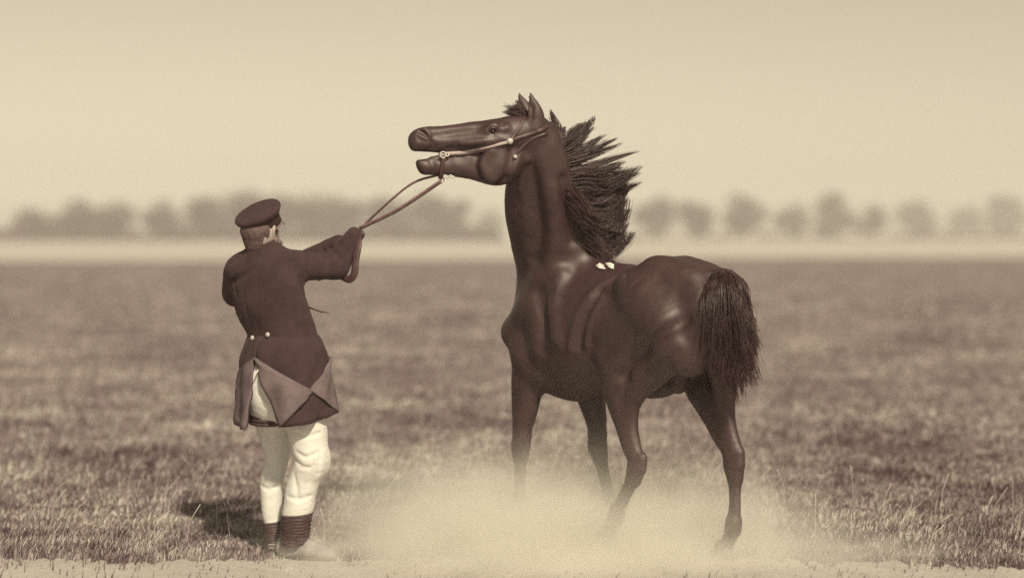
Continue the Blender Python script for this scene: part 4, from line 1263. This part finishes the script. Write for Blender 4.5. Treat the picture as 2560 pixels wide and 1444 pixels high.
# shoes
def shoe(heel, d, mname):
    lo = heel - [.3, .3, 0]; lo[2] = -.005
    f = Field(lo, heel + [.42, .36, .24], .006)
    sd = np.cross(UP, d)
    f.chain([heel + d * .03 + UP * .085, heel + d * .035 + UP * .06], [(.040, .044), (.046, .052)], sd, k=.03)
    f.chain([heel + d * .0 + UP * .045, heel + d * .09 + UP * .055, heel + d * .16 + UP * .045, heel + d * .235 + UP * .032, heel + d * .265 + UP * .028],
            [(.046, .045), (.048, .058), (.052, .045), (.046, .030), (.034, .022)], sd, k=.04)
    f.F[:, :, :int((.012 - lo[2]) / .006)] = np.maximum(f.F[:, :, :int((.012 - lo[2]) / .006)], .02)
    v, q = f.mesh(3)
    nn = vnormals(v, q); v = v + nn * (vnoise(v * 45, 3) * .003)[:, None]
    o = mesh_obj('shoe', v, q, M['shoe'], man)
    pts = []
    for t in np.linspace(0, 2 * math.pi, 36, endpoint=False):
        u = math.cos(t); w = math.sin(t)
        pts.append(heel + d * (.115 + .168 * u) + sd * (.052 * w * (1 - .12 * u)))
    V = [p + UP * .0 for p in pts] + [p + UP * .016 for p in pts]
    Fc = [(i, (i + 1) % 36, 36 + (i + 1) % 36, 36 + i) for i in range(36)] + [tuple(range(36))[::-1], tuple(range(36, 72))]
    s = mesh_obj('sole', np.array(V) + np.array([0, 0, .004]), Fc, M['gaiter'], man, smooth=False)
    return o
shoe(HR.copy(), SR, 'shoe'); shoe(HLF.copy(), SL, 'shoe')

# ------------------------------------------------------------------ dust kicked up by the hooves, and the hazy air
def dust_material(name, dens, lumps, sx, sy, hgt):
    m = bpy.data.materials.new(name); m.use_nodes = True
    N, L = m.node_tree.nodes, m.node_tree.links
    N.remove(N['Principled BSDF'])
    def math_(op, a, b=None, c=None, clamp=False):
        n = N.new('ShaderNodeMath'); n.operation = op; n.use_clamp = clamp
        for i, v in enumerate((a, b, c)):
            if v is None: continue
            if isinstance(v, (int, float)): n.inputs[i].default_value = v
            else: L.new(v, n.inputs[i])
        return n.outputs[0]
    v = N.new('ShaderNodeVolumePrincipled')
    v.inputs['Color'].default_value = (0.91, 0.885, 0.84, 1)
    tc = N.new('ShaderNodeTexCoord')
    sp = N.new('ShaderNodeSeparateXYZ'); L.new(tc.outputs['Object'], sp.inputs[0])
    nz = N.new('ShaderNodeTexNoise'); nz.inputs['Scale'].default_value = lumps; nz.inputs['Detail'].default_value = 5; nz.inputs['Roughness'].default_value = .62
    L.new(tc.outputs['Object'], nz.inputs['Vector'])
    n = nz.outputs[0]
    rx = math_('DIVIDE', sp.outputs[0], sx); ry = math_('DIVIDE', sp.outputs[1], sy)
    r = math_('SQRT', math_('ADD', math_('MULTIPLY', rx, rx), math_('MULTIPLY', ry, ry)))
    r = math_('ADD', r, math_('MULTIPLY_ADD', n, 1.5, -0.75))
    fall = math_('SUBTRACT', 1.0, r, clamp=True)                        # thins out sideways
    fall = math_('MULTIPLY', fall, 1.7, clamp=True)
    z = math_('DIVIDE', math_('MULTIPLY_ADD', n, -0.9 * hgt, math_('ADD', sp.outputs[2], 0.45 * hgt)), hgt)
    z = math_('MAXIMUM', z, 0.0)
    lay = math_('EXPONENT', math_('MULTIPLY', math_('MULTIPLY', z, z), -5.2))   # thins out upwards
    d = math_('MULTIPLY', math_('MULTIPLY', fall, lay), dens)
    L.new(d, v.inputs['Density'])
    L.new(v.outputs[0], N['Material Output'].inputs['Volume'])
    return m
def dust(name, c, sx, sy, hgt, dens, lumps, label):
    """a low closed dome standing on the ground; the material thins the dust towards its edges"""
    V, Fc = [], []
    nu, nv = 28, 8
    for j in range(nv + 1):
        t = 0.5 * math.pi * j / nv
        for i in range(nu):
            p = 2 * math.pi * i / nu
            V.append((1.3 * sx * math.cos(t) ** .6 * math.cos(p), 1.3 * sy * math.cos(t) ** .6 * math.sin(p), 0.012 + 1.25 * hgt * math.sin(t)))
    for j in range(nv):
        for i in range(nu):
            i2 = (i + 1) % nu
            Fc.append((j * nu + i, j * nu + i2, (j + 1) * nu + i2, (j + 1) * nu + i))
    Fc.append(tuple(range(nu))[::-1]); Fc.append(tuple(nv * nu + i for i in range(nu)))
    o = mesh_obj(name, V, Fc, dust_material(name, dens, lumps, sx, sy, hgt))
    o.location = c
    tag(o, label, 'dust', kind='stuff')
    return o
dust('dust_cloud', (0.24, 9.36, 0), 1.35, 0.95, 0.62, 6.0, 4.2, 'pale dust cloud billowing round the horse\'s legs')
dust('ground_dust', (0.42, 8.95, 0), 1.75, 0.75, 0.20, 6.5, 4.0, 'thin low dust drifting along the track beside the man\'s shoes')

V = [(x, y, z) for x in (-420, 420) for y in (-30, 640) for z in (-1, 16)]
hz = mesh_obj('haze', V, [(0, 1, 3, 2), (4, 6, 7, 5), (0, 4, 5, 1), (2, 3, 7, 6), (0, 2, 6, 4), (1, 5, 7, 3)], M['soil'], smooth=False)
hm = bpy.data.materials.new('haze_air'); hm.use_nodes = True
hm.node_tree.nodes.remove(hm.node_tree.nodes['Principled BSDF'])
hv = hm.node_tree.nodes.new('ShaderNodeVolumePrincipled')
hv.inputs['Color'].default_value = (1, .98, .96, 1)
hv.inputs['Density'].default_value = 0.0014
hv.inputs['Anisotropy'].default_value = 0.0
hm.node_tree.links.new(hv.outputs[0], hm.node_tree.nodes['Material Output'].inputs['Volume'])
hz.data.materials[0] = hm
tag(hz, 'pale hazy air over the whole meadow', 'haze', kind='stuff')
